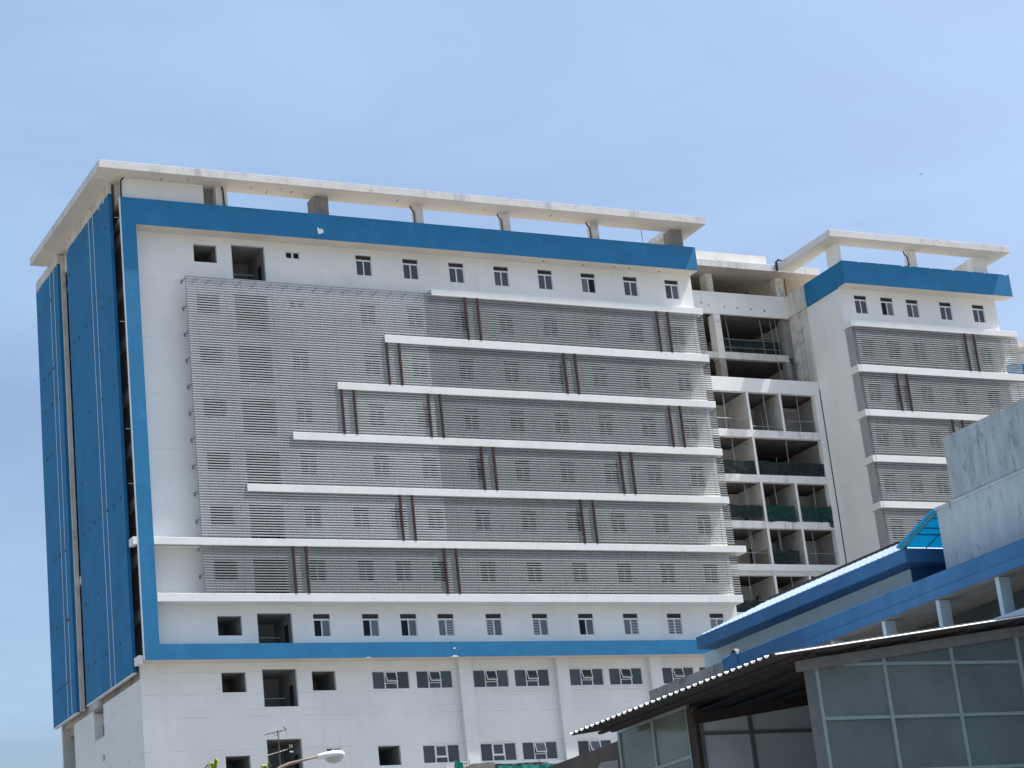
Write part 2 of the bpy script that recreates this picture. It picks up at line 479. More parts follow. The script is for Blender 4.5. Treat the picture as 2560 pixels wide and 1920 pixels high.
# casement windows
CW, CH = 2.66, 1.19
def casement_meshes():
    f = MB()
    t = 0.05
    y0, y1 = -0.02, 0.07
    a, b = 0.87, 1.83
    f.box(0, CW, y0, y1, 0, 0.035).box(0, CW, y0, y1, CH - 0.035, CH)
    f.box(0, 0.035, y0, y1, 0.035, CH - 0.035).box(CW - 0.035, CW, y0, y1, 0.035, CH - 0.035)
    f.box(a, a + 0.08, y0, y1, 0.035, CH - 0.035).box(b - 0.08, b, y0, y1, 0.035, CH - 0.035)
    f.box(a + 0.08, b - 0.08, y0, y1, 0.36, 0.43)
    fr = f.mesh('window', 'frame')
    ps = [MB().box(0.035, a, 0.03, 0.045, 0.035, CH - 0.035).mesh('pane', 'glass'),
          MB().box(b, CW - 0.035, 0.03, 0.045, 0.035, CH - 0.035).mesh('pane', 'glass'),
          MB().box(a + 0.08, b - 0.08, 0.03, 0.045, 0.035, 0.36).mesh('pane', 'glass')]
    w = b - 0.08 - (a + 0.08)
    h = CH - 0.035 - 0.43
    def sash(open_):
        s = MB()
        t2 = 0.055
        s.box(0, w, 0, 0.05, -t2, 0).box(0, w, 0, 0.05, -h, -h + t2)
        s.box(0, t2, 0, 0.05, -h + t2, -t2).box(w - t2, w, 0, 0.05, -h + t2, -t2)
        n0 = len(s.f)
        s.box(t2, w - t2, 0.02, 0.03, -h + t2, -t2)
        ang = math.radians(-20) if open_ else 0
        c_, s_ = math.cos(ang), math.sin(ang)
        s.v = [(v[0], v[1] * c_ - v[2] * s_ * -1, v[2] * c_ + v[1] * s_ * -1) if False else (v[0], v[1] * c_ + v[2] * -s_, v[2] * c_ + v[1] * s_) for v in s.v]
        if open_:
            s.v = [(v[0], v[1] - 0.03, v[2]) for v in s.v]
        me = s.mesh('sash', ['frame', 'glass'])
        for i, p in enumerate(me.polygons):
            p.material_index = 0 if i < n0 else 1
        return me
    dark = MB().box(a + 0.08, b - 0.08, 0.1, 0.11, 0.43, CH - 0.035).mesh('pane', 'void')  # dark backing sheet for the unlit room behind the sash, not glazing
    return fr, ps, sash(True), sash(False), dark, (a + 0.08, CH - 0.035)
CFR, CPS, CSO, CSC, CDK, CSP = casement_meshes()
def casement(x, ztop, open_=True):
    z = ztop - CH
    holes_main.append((x, x + CW, z, ztop))
    loc = Vector((x, YW + 0.08, z))
    w = link('window', CFR, H, loc)
    for p in CPS:
        link('pane', p, w, loc)
    link('pane', CDK, w, loc)
    link('sash', CSO if open_ else CSC, w, loc + Vector((CSP[0], 0, CSP[1])))
for x in (57.40, 60.59, 64.82, 67.96, 72.24, 75.38, 79.67, 82.81):
    casement(x, 26.65, True)
for x, o in ((60.59, False), (64.83, False), (67.98, True), (72.26, True), (75.38, True), (79.67, True), (82.81, True)):
    casement(x, 21.65, o)

# small two-light toilet windows
def small_window(x, ztop):
    w, h = 1.10, 0.54
    holes_main.append((x, x + w, ztop - h, ztop))
    f = MB()
    f.box(0, w, -0.02, 0.07, 0, 0.07).box(0, w, -0.02, 0.07, h - 0.07, h)
    f.box(0, 0.08, -0.02, 0.07, 0.07, h - 0.07).box(w - 0.08, w, -0.02, 0.07, 0.07, h - 0.07)
    f.box(w / 2 - 0.07, w / 2 + 0.07, -0.02, 0.07, 0.07, h - 0.07)
    loc = (x, YW + 0.08, ztop - h)
    o = link('window', f.mesh('window', 'frame'), H, loc)
    link('pane', MB().box(0.08, w / 2 - 0.07, 0.04, 0.05, 0.07, h - 0.07).mesh('pane', 'void'), o, loc)
    link('pane', MB().box(w / 2 + 0.07, w - 0.08, 0.04, 0.05, 0.07, h - 0.07).mesh('pane', 'void'), o, loc)
small_window(53.57, 56.31)
small_window(53.57, 52.61)
small_window(53.70, 21.68)

# unglazed openings with rooms behind
open_list = []
for r in range(0, 8):
    z = 56.31 - 3.7 * r
    open_list.append((46.90, 48.55, z - 1.29, z))
    open_list.append((49.62, 52.03, z - (2.42 if r < 7 else 1.97), z + 0.18))
open_list += [(46.93, 48.58, 25.42, 26.72), (49.70, 52.07, 24.44, 26.90), (53.13, 54.79, 25.44, 26.72)]
open_list += [(46.85, 48.51, 20.05, 21.36), (49.68, 52.07, 19.88, 22.34), (57.37, 58.97, 20.42, 21.70)]
holes_main += open_list
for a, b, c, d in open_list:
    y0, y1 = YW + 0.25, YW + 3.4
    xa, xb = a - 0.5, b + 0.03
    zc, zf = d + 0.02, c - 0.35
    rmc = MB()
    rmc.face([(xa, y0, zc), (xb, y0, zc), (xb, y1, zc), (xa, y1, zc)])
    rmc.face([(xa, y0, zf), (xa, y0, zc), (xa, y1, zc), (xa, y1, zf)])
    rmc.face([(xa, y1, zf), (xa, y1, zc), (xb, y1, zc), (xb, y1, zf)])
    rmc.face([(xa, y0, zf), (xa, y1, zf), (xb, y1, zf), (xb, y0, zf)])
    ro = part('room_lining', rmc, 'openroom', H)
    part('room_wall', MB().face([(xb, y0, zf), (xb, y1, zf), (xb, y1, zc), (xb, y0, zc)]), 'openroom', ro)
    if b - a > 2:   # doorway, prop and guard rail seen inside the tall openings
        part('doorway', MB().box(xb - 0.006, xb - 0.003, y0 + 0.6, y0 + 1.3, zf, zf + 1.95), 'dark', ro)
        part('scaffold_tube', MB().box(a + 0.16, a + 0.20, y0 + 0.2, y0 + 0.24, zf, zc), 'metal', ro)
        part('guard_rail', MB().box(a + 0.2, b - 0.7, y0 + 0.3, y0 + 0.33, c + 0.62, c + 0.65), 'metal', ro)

wm = MB()
wall_y(wm, 42.40, 86.66, 27.336, 56.93, YW, [h for h in holes_main if h[2] > 27.4])
wall_y(wm, 41.58, 86.66, GZ, 27.336, YW, [h for h in holes_main if h[2] < 27.4])
wm.box(42.40, 86.66, YW, YW + 0.25, 56.931, 58.6)
part('wall', wm, 'white', H)

# blue frame: top band, left upright, bottom band + short returns
fb = MB()
fb.box(41.57, 42.36, YF, YF + .22, 56.93, 58.84)
fb.box(42.36, 86.72, YF, YW - 0.003, 56.93, 58.84)
fb.box(41.57, 42.58, YF, YF + .22, 28.36, 56.93)
fb.box(42.36, 42.58, YF + .22, YW - .003, 28.36, 56.93)
fb.box(41.57, 42.36, YF, YF + .22, 27.34, 28.36)
fb.box(42.36, 86.72, YF, YW - 0.003, 27.34, 28.36)
part('blue_band', fb, 'blue', H, 'blue band framing the front wall on three sides')
us = MB()
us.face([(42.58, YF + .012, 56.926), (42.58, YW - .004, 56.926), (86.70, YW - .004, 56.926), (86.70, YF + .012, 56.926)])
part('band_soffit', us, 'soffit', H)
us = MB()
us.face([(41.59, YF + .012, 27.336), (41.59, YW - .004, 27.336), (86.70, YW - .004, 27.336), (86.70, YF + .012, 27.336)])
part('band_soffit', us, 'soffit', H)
ee = MB().box(41.535, 41.569, YF + 0.004, YF + .22, 27.36, 58.84)
part('frame_edge', ee, 'ledge', H)
for pts in ([(55.65, 57.83), (55.70, 57.36), (55.82, 57.30), (55.95, 57.42), (56.08, 57.40), (56.12, 57.62), (56.0, 57.74), (55.85, 57.70)],
            [(62.98, 27.9), (63.05, 27.86), (63.15, 27.89), (63.12, 27.97), (63.02, 27.98)],
            [(62.75, 27.34), (63.35, 27.34), (63.2, 27.42), (62.95, 27.44)], [(56.5, 27.34), (57.0, 27.34), (56.75, 27.40)]):
    part('paint_chip', MB().face([(x, YF - .004, z) for x, z in pts]), 'ledge', H, 'white patch where the blue paint has chipped')

# ledges
LT = [53.85, 50.14, 46.46, 42.75, 39.05, 35.33, 31.65]
LB = [53.36, 49.56, 45.94, 42.22, 38.54, 34.84, 31.10]
LX0 = [64.0, 60.06, 56.2, 52.67, 49.16, 42.58, 42.6]
for i in range(7):
    x1 = 87.5 if i == 5 else 86.62
    part('ledge', MB().box(LX0[i], x1, YF + 0.006, YW - 0.003, LB[i], LT[i]), 'ledge', H, bevel=0.015)
part('ledge', MB().box(41.22, 41.53, YF + 0.02, YF + .9, 34.84, 35.33), 'ledge', H)
part('ledge', MB().box(41.25, 41.53, YF + 0.25, YF + 1.2, 27.2, 27.70), 'ledge', H)

# pilasters under the frame and sill course
for a in (63.62, 71.08, 78.55):
    part('pilaster', MB().box(a, a + 0.93, YW - 0.38, YW - 0.003, GZ, 27.33), 'white', H)
part('sill', MB().box(64.56, 71.07, YW - 0.22, YW - 0.003, 20.12, 20.34), 'ledge', H)
part('sill', MB().box(72.02, 78.54, YW - 0.22, YW - 0.003, 20.12, 20.34), 'ledge', H)
part('sill', MB().box(56.9, 63.61, YW - 0.1, YW - 0.003, 20.12, 20.30), 'ledge', H)
part('sill', MB().box(64.56, 71.07, YW - 0.06, YW - 0.003, 25.2, 25.28), 'ledge', H)
part('sill', MB().box(72.02, 78.54, YW - 0.06, YW - 0.003, 25.2, 25.28), 'ledge', H)

# ---- louvre screen: every slat its own object --------------------------------
def slat_mesh():
    # blade profile in (y, z), extruded along x (unit length)
    pr = [(0.012, 0.0), (0.0, 0.014), (0.0, 0.064), (0.014, 0.078), (0.185, 0.056), (0.19, 0.034), (0.09, 0.010)]
    s = MB()
    n = len(pr)
    s.v = [(0, y, z) for y, z in pr] + [(1, y, z) for y, z in pr]
    s.f = [(i, i + n, (i + 1) % n + n, (i + 1) % n) for i in range(n)]
    s.f.append(tuple(range(n)))
    s.f.append(tuple(reversed(range(n, 2 * n))))
    return s.mesh('slat', 'slat')
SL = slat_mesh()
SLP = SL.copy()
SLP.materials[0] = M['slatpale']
YS = 129.25
PITCH = 3.70 / 21
def screen(x0, x1, ztop, lx0, posts, rods, brackets, zlow, xr_rows=None):
    rail = MB()
    for x in rods:
        rail.box(x - 0.011, x + 0.011, YS + .195, YS + .22, zlow, ztop + 0.12)
    sc = part('louvre_screen', rail, 'slat', H)
    z = ztop
    while z > zlow - 0.01:
        xa, xb = x0, x1
        zz0, zz1 = z, z + 0.105
        for i in range(7):
            if zz1 > LB[i] - 0.005 and zz0 < LT[i] + 0.005:
                xb = min(xb, lx0[i] - 0.01)
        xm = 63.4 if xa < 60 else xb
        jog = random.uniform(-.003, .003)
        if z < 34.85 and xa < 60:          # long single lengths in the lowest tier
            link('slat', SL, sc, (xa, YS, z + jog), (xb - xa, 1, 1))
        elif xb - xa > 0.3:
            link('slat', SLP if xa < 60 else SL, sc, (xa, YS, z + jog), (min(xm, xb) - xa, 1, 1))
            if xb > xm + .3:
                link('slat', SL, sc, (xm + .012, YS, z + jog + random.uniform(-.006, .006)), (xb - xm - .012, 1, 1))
        z -= PITCH
    pm = {}
    for x, i in posts:
        h = LB[i] - LT[i + 1]
        key = round(h, 2)
        if key not in pm:
            pm[key] = MB().box(-0.075, 0.075, -0.06, 0.05, 0.004, h - 0.004).mesh('post', 'brown')
        link('post', pm[key], sc, (x, YS - .02, LT[i + 1]))
    bm = MB().box(-0.03, 0.03, 0, 0.76, 0, 0.05).box(-0.05, 0.05, 0.73, 0.81, -0.1, 0.16)
    bme = bm.mesh('bracket', 'metal')
    for x, z in brackets:
        link('bracket', bme, sc, (x, YS + .222, z))
    return sc
posts = [(66.62, 0), (67.6, 0), (82.52, 0), (83.46, 0), (60.15, 1), (61.1, 1), (74.14, 1), (75.07, 1), (56.45, 2), (57.37, 2), (62.96, 2), (63.88, 2),
         (82.5, 2), (83.46, 2), (66.66, 3), (67.6, 3), (77.82, 3), (78.74, 3), (60.1, 4), (61.0, 4), (74.1, 4), (75.1, 4), (52.06, 5), (52.96, 5), (63.02, 5), (63.92, 5)]
rods = [45.9, 46.65, 47.62] + [48.69 + 1.123 * i for i in range(34)]
rods = [x for x in rods if x < 86.3] + [86.2]
brk = [(x, 53.42) for x in rods if x < 63.5]
brk += [(45.88, 53.3 - 1.85 * k) for k in range(1, 12)]
screen(45.85, 86.6, 53.46, LX0, posts, rods, brk, 31.75)
WX0 = [100.6] * 7
wposts = [(111.43, 0), (112.33, 0), (103.94, 1), (104.88, 1), (108.64, 2), (109.64, 2)]
screen(100.62, 116.85, 53.14, WX0, wposts, [101.5, 102.6, 103.7, 104.85, 106, 107.1, 108.3, 109.4, 110.5, 111.7, 112.8, 113.9, 115.0, 116.2], [], 35.4)

# ---- body behind the front wall ------------------------------------------------
bd = MB()
bd.box(86.41, 86.66, YW + 0.26, 150.0, GZ, 58.6)           # right flank
bd.box(41.9, 86.66, 149.75, 150.0, GZ, 58.6)               # rear
part('flank_wall', bd, 'white', H)
part('roof_deck', MB().box(41.9, 86.65, YW + 0.26, 149.7, 57.6, 57.9), 'deck', H)
# left flank: recessed concrete behind the blue fins
lf = MB().box(42.42, 42.6, YW + 0.26, 149.74, 26.2, 59.6)
part('recessed_flank', lf, 'roomwall', H, 'dark recessed side wall behind the blue fins')
for r in range(10):
    z = 57.1 - 3.72 * r
    if z < 27:
        break
    part('floor_beam', MB().box(42.1, 42.42, YW + 0.26, 149.7, z - 0.6, z), 'whitedirty', H)
part('floor_beam', MB().box(41.85, 42.2, 141.9, 149.6, 35.72, 36.3), 'ledge', H, 'white ledge beam showing between the two blue fins')
part('flank_pier', MB().box(41.50, 41.80, 143.55, 143.78, 26.9, 60.3), 'whitedirty', H, 'pale grey pier beside the rear blue fin')
ws = MB().box(41.75, 42.4, YW + 0.26, 149.0, 58.9, 60.47)
part('upper_flank', ws, 'whitedirty', H)
# fins
for y0, y1, gs in ((130.8, 141.35, (134.64, 135.63)), (143.8, 149.72, (144.9, 145.9))):
    fb = MB().box(41.28, 41.5, y0, y1, 26.88, 59.72)
    fin = part('fin', fb, 'blue', H)
    part('fin_head', MB().box(41.285, 41.5, y0 + .01, y1 - .01, 59.721, 60.47), 'whitedirty', fin)
    part('fin_foot', MB().box(41.275, 41.52, y0 - .005, y1 + .005, 26.80, 26.879), 'ledge', fin)
    for gy in gs:
        part('groove', MB().box(41.272, 41.279, gy - 0.035, gy + 0.035, 26.89, 59.7), 'ledge', fin)
    fx = MB()
    rows_ = [(57.6, 0.5), (52.4, 1.3), (49.8, .3), (46.3, 1.1), (42.0, .3), (38.5, 1.3), (33.6, 1.0), (29.3, 1.1)]
    for z, sp in rows_:
        for k in range(7):
            if random.random() < sp * 0.62:
                yy = y0 + 1 + k * (y1 - y0 - 2) / 6 + random.uniform(-.3, .3)
                zz = z + random.uniform(-.06, .06)
                w_ = random.uniform(.07, .16)
                fx.box(41.262, 41.279, yy - w_, yy + w_, zz - .10, zz + random.uniform(.04, .14))
    part('fixing', fx, 'pipe', fin)['kind'] = 'stuff'
    dr = MB()
    for k in range(26):
        yy = random.uniform(y0 + .1, y1 - .1)
        hh = random.uniform(0.05, 0.32) * (1 if random.random() < .4 else .4)
        w_ = random.uniform(0.05, 0.16)
        dr.face([(41.277, yy - w_, 59.73), (41.277, yy + w_, 59.73), (41.277, yy + w_ * .3, 59.73 - hh), (41.277, yy - w_ * .3, 59.73 - hh)])
    part('paint_drip', dr, 'whitedirty', fin)['kind'] = 'stuff'
for z in (57.4, 50.0, 42.6, 38.9):
    part('tie_bar', MB().box(41.2, 41.57, 129.41, 129.46, z - .025, z + .025), 'metal', H)
# lower side wall with niche
sw = MB()
def wall_x(mb, y0, y1, z0, z1, x, holes, depth):
    t = MB()
    wall_y(t, y0, y1, z0, z1, 0, holes, depth)
    mb.v += [(x + v[1], v[0], v[2]) for v in t.v]
    b = len(mb.v) - len(t.v)
    mb.f += [tuple(b + i for i in reversed(q)) for q in t.f]
wall_x(sw, YW + .002, 145.65, GZ, 26.38, 41.58, [(138.58, 140.82, 24.33, 26.38), (138.72, 139.3, 22.74, 23.12)], 0.6)
part('side_wall', sw, 'white', H)
nb = MB().box(42.17, 42.3, 138.5, 140.9, 24.2, 25.4)
part('niche_back', nb, 'concrete', H)
part('niche_back', MB().box(42.19, 42.32, 138.5, 140.9, 25.4, 26.4), 'whitedirty', H)
part('niche_back', MB().box(42.17, 42.3, 138.6, 139.4, 22.6, 23.3), 'dark', H)
part('side_coping', MB().box(41.6, 42.42, YW + .26, 145.6, 26.2, 26.36), 'concrete', H)

# ---- main roof ring ------------------------------------------------------------
ZS, ZT = 60.48, 61.06
def ring(rects, label=None):
    mb, so = MB(), MB()
    for x0, x1, y0, y1 in rects:
        mb.box(x0, x1, y0, y1, ZS + 0.012, ZT)
        so.face([(x0 + .012, y0 + .012, ZS), (x0 + .012, y1 - .012, ZS), (x1 - .012, y1 - .012, ZS), (x1 - .012, y0 + .012, ZS)])
    r = part('roof_slab', mb, 'roofslab', H, label, bevel=0.012)
    part('soffit', so, 'soffit', r)
    return r
def column(r, x0, x1, y0, y1, m='roofslab', z0=57.9, z1=ZS, pipe=False):
    part('column', MB().box(x0, x1, y0, y1, z0, z1 - .002), m, r)
    if pipe:
        part('drain_pipe', MB().tube([(x0 - .30, y0 + .25, z1 - .05), (x0 - .28, y0 + .2, z1 - .25), (x0 - .12, y0 + .1, z1 - .55), (x0 - .10, y0 + .1, z0)], 0.055), 'pipe', r)
r1 = ring([(40.0, 87.48, 128.38, 130.47), (40.0, 47.0, 130.4705, 146.4), (85.5, 87.48, 130.4705, 146.4)], 'long flat roof slab over the wide left block')
column(r1, 48.55, 49.38, 129.7, 130.4)
part('drain_pipe', MB().tube([(49.0, 129.62, 60.40), (49.06, 129.62, 60.1), (49.1, 129.62, 58.8)], 0.06), 'pipe', r1)
column(r1, 55.83, 56.9, 129.75, 131.0, 'concrete')
column(r1, 63.66, 64.22, 129.7, 130.4, pipe=True)
column(r1, 70.69, 71.25, 129.7, 130.4, pipe=True)
column(r1, 78.13, 78.7, 129.7, 130.4, pipe=True)
column(r1, 85.12, 86.12, 129.8, 130.9, 'concrete')
for y in (134.0, 138.0, 142.0):
    column(r1, 41.8, 42.4, y, y + .6)
# stair head wall under the roof at the left
st = MB().box(41.86, 47.66, 129.72, 130.1, 58.0, 60.477)
part('stair_wall', st, 'white', r1)
part('stair_wall', MB().box(47.67, 48.54, 130.3, 130.5, 58.0, 60.477), 'concrete', r1)
part('drain_pipe', MB().tube([(42.0, 129.60, 60.42), (41.80, 129.60, 60.2), (41.78, 129.60, 58.86)], 0.065), 'pipe', r1)
part('aerial_rod', MB().tube([(82.6, 129.9, 58.7), (82.55, 129.9, 60.2)], 0.02), 'pipe', r1)
sp = MB()
for x in (44.5, 45.2, 46.3, 47.2, 51.0, 52.3, 53.1, 54.0, 55.0, 62.0, 69.0, 74.5):
    yy = random.uniform(128.9, 129.9)
    sp.face([(x, yy, ZS - .004), (x + .05, yy + .5 * random.random() + .1, ZS - .004), (x + .14, yy + .5, ZS - .004), (x + .1, yy, ZS - .004)])
part('spall', sp, 'darkconc', r1)['kind'] = 'stuff'
sp = MB()
for x in (73.6, 77.0, 79.6, 80.9, 83.6):
    yy = random.uniform(129.5, 129.9)
    sp.face([(x, yy, 56.921), (x + .03, yy + .22, 56.921), (x + .2, yy + .3, 56.921), (x + .22, yy + .1, 56.921)])
part('spall', sp, 'darkconc', H)['kind'] = 'stuff'

# ---- right wing ---------------------------------------------------------------
holes_w = []
for r in range(0, 7):
    zt = 56.42 - 3.7 * r
    for i, x in enumerate((101.84, 104.41, 106.94, 110.30, 113.66)):
        k = ['gg', 'vf', 'gf', 'gg', 'gg'][i] if r == 0 else kk[(i * 5 + r * 3) % 8]
        window(x, zt, k, holes=holes_w)
ww = MB()
wall_y(ww, 100.752, 116.13, GZ, 56.93, YW, holes_w)
ww.box(100.752, 116.13, YW, YW + .25, 56.931, 58.6)
ww.box(115.88, 116.13, YW + .251, 149, GZ, 58.6)
ww.box(100.5, 116.13, 149.0, 149.25, GZ, 58.6)
part('wall', ww, 'white', H)
ws = MB().box(100.5, 100.75, YW, 134.85, GZ, 56.93)
part('wing_flank', ws, 'white', H)
part('wing_flank', MB().box(100.502, 100.75, 134.851, 149.0, GZ, 56.93), 'whitedirty', H)
wb = MB().box(100.34, 117.18, YF, YW - .003, 56.93, 58.84)
wb.box(100.34, 100.7, YW - .003, 134.64, 56.93, 58.84)
part('blue_band', wb, 'blue', H, 'blue band round the top of the right wing')
us = MB()
us.face([(100.36, YF + .012, 56.926), (100.36, YW - .004, 56.926), (117.16, YW - .004, 56.926), (117.16, YF + .012, 56.926)])
part('band_soffit', us, 'soffit', H)
part('parapet', MB().box(100.343, 100.70, 134.641, 137.2, 56.93, 58.84), 'whitedirty', H)
for x, w_ in ((101.9, .2), (103.9, .12), (106.2, .28), (107.0, .14), (109.1, .18), (111.3, .25), (113.2, .12), (114.6, .2), (116.6, .3)):
    part('paint_chip', MB().face([(x, YF - .004, 58.845), (x + w_ * .2, YF - .004, 58.76), (x + w_ * .8, YF - .004, 58.78), (x + w_, YF - .004, 58.845)]), 'ledge', H)
r2 = ring([(98.97, 117.02, 128.38, 130.05), (98.97, 100.55, 130.0505, 135.85), (115.4, 117.02, 130.0505, 138.0)], 'open roof ring over the right wing')
column(r2, 100.36, 100.78, 129.7, 131.1, 'ledge')
column(r2, 107.6, 108.3, 129.75, 130.4, 'ledge', pipe=True)
column(r2, 114.2, 115.5, 129.75, 130.7, 'ledge')
part('roof_deck', MB().box(100.76, 115.87, YW + .26, 148.9, 57.5, 57.8), 'deck', H)
# wing ledges and dark end panels of the louvre screen
for i in range(7):
    x1 = 116.93 if i == 0 else 118.4
    part('ledge', MB().box(100.6, x1, YF + .006, YW - .003, LB[i], LT[i]), 'ledge', H, bevel=0.015)
    part('ledge_return', MB().box(100.3, 100.599, YF + .02, YW + .3, LB[i] + .01, LT[i] - .01), 'white', H)
    if i < 6:
        part('end_panel', MB().box(100.45, 100.5, 129.45, YW + .02, LT[i + 1] + .01, LB[i] - .02), 'panelgrey', H)

class Tubes:
    def __init__(s, parent, m='metal'):
        s.p, s.m = parent, m
    def tube(s, pts, r, n=5):
        part('scaffold_tube', MB().tube(pts, r, n), s.m, s.p)
        return s

# ---- recessed middle part -------------------------------------------------------
YR = 134.85
beams = [(50.57, 49.42, 'ledge'), (46.28, 45.68, 'ledge'), (42.62, 42.02, 'ledge'), (38.89, 38.31, 'ledge'), (35.46, 34.95, 'ledge'), (31.7, 31.1, 'ledge'), (28.0, 27.4, 'ledge')]
XL, XR = 86.67, 100.49
for i, (zt, zb, m) in enumerate(beams):
    part('beam', MB().box(XL, XR if i == 0 else 99.85, YR, YR + .4, zb, zt), 'ledge' if i in (0, 4, 5) else 'beamstain', H, bevel=0.01)
part('beam_drop', MB().box(XL, 99.84, YR + .15, YR + .5, 34.6, 34.949), 'roofslab', H)
part('end_pier', MB().box(99.86, XR, YR, YR + 0.5, GZ, 49.415), 'ledge', H)
part('joint_pipe', MB().box(100.42, 100.52, YR - .03, YR - .001, GZ, 49.9), 'pipe', H)
# slabs, partitions, back walls
for zt, zb, m in beams:
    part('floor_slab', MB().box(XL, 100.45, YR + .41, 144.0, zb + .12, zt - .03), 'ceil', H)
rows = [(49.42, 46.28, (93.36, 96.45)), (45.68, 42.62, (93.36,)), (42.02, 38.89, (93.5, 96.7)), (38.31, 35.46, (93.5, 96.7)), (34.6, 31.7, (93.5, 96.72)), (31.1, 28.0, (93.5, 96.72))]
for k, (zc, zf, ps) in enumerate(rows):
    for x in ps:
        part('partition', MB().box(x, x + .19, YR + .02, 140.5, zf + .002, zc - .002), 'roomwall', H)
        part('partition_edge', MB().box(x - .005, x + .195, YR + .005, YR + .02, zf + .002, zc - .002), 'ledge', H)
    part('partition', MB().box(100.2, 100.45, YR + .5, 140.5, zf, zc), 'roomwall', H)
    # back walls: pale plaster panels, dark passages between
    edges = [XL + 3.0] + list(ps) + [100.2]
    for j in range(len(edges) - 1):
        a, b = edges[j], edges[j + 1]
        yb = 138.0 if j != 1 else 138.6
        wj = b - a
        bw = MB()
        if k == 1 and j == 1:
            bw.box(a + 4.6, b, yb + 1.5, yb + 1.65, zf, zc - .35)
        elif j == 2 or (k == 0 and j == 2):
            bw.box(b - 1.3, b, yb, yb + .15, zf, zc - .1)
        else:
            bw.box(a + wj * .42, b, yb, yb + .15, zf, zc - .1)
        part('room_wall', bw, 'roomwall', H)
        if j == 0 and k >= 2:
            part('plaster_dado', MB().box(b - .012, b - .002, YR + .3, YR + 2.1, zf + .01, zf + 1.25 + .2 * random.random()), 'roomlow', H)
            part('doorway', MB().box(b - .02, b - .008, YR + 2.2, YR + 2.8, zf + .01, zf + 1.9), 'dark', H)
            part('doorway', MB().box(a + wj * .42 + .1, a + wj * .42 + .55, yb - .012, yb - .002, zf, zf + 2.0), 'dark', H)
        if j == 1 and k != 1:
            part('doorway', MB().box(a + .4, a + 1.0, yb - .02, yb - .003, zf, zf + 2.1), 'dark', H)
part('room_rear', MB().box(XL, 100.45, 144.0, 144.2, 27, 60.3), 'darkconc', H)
# rails and props in the bays
tb = Tubes(H)
for k, (zc, zf, ps) in enumerate(rows):
    edges = [90.2] + list(ps) + [99.9]
    for j in range(len(edges) - 1):
        a, b = edges[j] + .2, edges[j + 1] - .02
        if k in (0, 2, 3, 4):
            zz = zf + (0.38 if (j == 1 and k == 0) else 0.95)
            tb.tube([(a, YR + .2, zz), (b, YR + .22, zz + random.uniform(-.05, .05))], 0.022, 5)
        if k in (1, 2):
            tb.tube([(a, YR + .25, zf + .3), (b, YR + .2, zf + .3)], 0.02, 5)
        xm = a + (b - a) * random.uniform(.35, .65)
        tb.tube([(xm, YR + .5, zf), (xm + random.uniform(-.1, .1), YR + .5, zc)], 0.03, 5)
        if random.random() < .5:
            xm += .35
            tb.tube([(xm, YR + .9, zf), (xm + random.uniform(-.15, .1), YR + .9, zc)], 0.028, 5)
rc = random.Random(21)
for k, (zc, zf, ps) in enumerate(rows):
    edges = [90.4] + list(ps) + [99.9]
    for j in range(len(edges) - 1):
        a, b = edges[j] + .25, edges[j + 1] - .1
        for q in range(2):                                     # loose cables under the ceiling
            x = rc.uniform(a, b)
            y = YR + rc.uniform(.4, 2.2)
            dx = rc.uniform(.3, .9)
            part('hanging_cable', MB().tube([(x, y, zc - .02), (x + dx * .3, y, zc - .35), (x + dx * .7, y, zc - .4), (x + dx, y + .2, zc - .03)], .018, 4), 'pipe', H)
        x = rc.uniform(a, b - .8)
        part('leaning_pole', MB().tube([(x, YR + .8, zf), (x + rc.uniform(.3, .8), YR + 1.6, zf + rc.uniform(1.6, 2.6))], .03, 5), 'metal', H)
        if rc.random() < .75:
            x = rc.uniform(a, max(a + .1, b - 1.2))
            w_, h_ = rc.uniform(.5, 1.0), rc.uniform(.7, 1.5)
            part('formwork_board', MB().hexa([(x, YR + 1.9, zf), (x + w_, YR + 1.9, zf), (x + w_, YR + 1.94, zf), (x, YR + 1.94, zf),
                                              (x + .05, YR + 2.3, zf + h_), (x + w_ + .05, YR + 2.3, zf + h_), (x + w_ + .05, YR + 2.34, zf + h_), (x + .05, YR + 2.34, zf + h_)]), rc.choice(['roomlow', 'concrete', 'whitedirty']), H)
tb.tube([(96.6, YR + .7, 48.2), (98.6, YR + .7, 48.25)], 0.022, 5)

# upper two open storeys and roof terrace, set further back
YU = 137.2
part('parapet', MB().box(XL, 100.34, YU, YU + .25, 56.84, 58.72), 'white', H, 'white parapet across the recessed middle', bevel=.01)
for x, z in ((91.9, 57.7), (92.6, 57.55), (94.1, 57.5), (95.3, 57.45), (96.6, 57.42), (97.9, 57.40)):
    part('weep_hole', MB().box(x, x + random.uniform(.06, .14), YU - .006, YU - .002, z - random.uniform(.08, .16), z + .08), 'pipe', H)
part('terrace_floor', MB().box(XL, 100.45, YR + .41, YU + 1, 50.3, 50.5), 'concrete', H)
part('floor_slab', MB().box(XL, 100.3, YU + .26, 144, 57.0, 57.3), 'ceil', H)
part('beam', MB().box(93.59, 99.68, YU, YU + .4, 53.03, 53.60), 'stainbeam', H, 'water stained concrete beam in the recess')
part('beam', MB().box(XL, 92.94, YU + .1, YU + .5, 53.06, 53.58), 'stainbeam', H)
part('floor_slab', MB().box(XL, 100.45, YU + .51, 144, 53.2, 53.5), 'ceil', H)
part('column', MB().box(92.95, 93.56, YU - .02, YU + .85, 53.02, 56.83), 'roofslab', H)
part('column', MB().box(92.97, 93.55, YU - .0, YU + .8, 50.5, 53.018), 'concrete', H)
part('column', MB().box(99.36, 99.80, YU, YU + .6, 50.5, 53.028), 'concrete', H)
part('column', MB().box(99.7, 100.45, YU + .3, YU + .9, 53.5, 56.83), 'concrete', H)
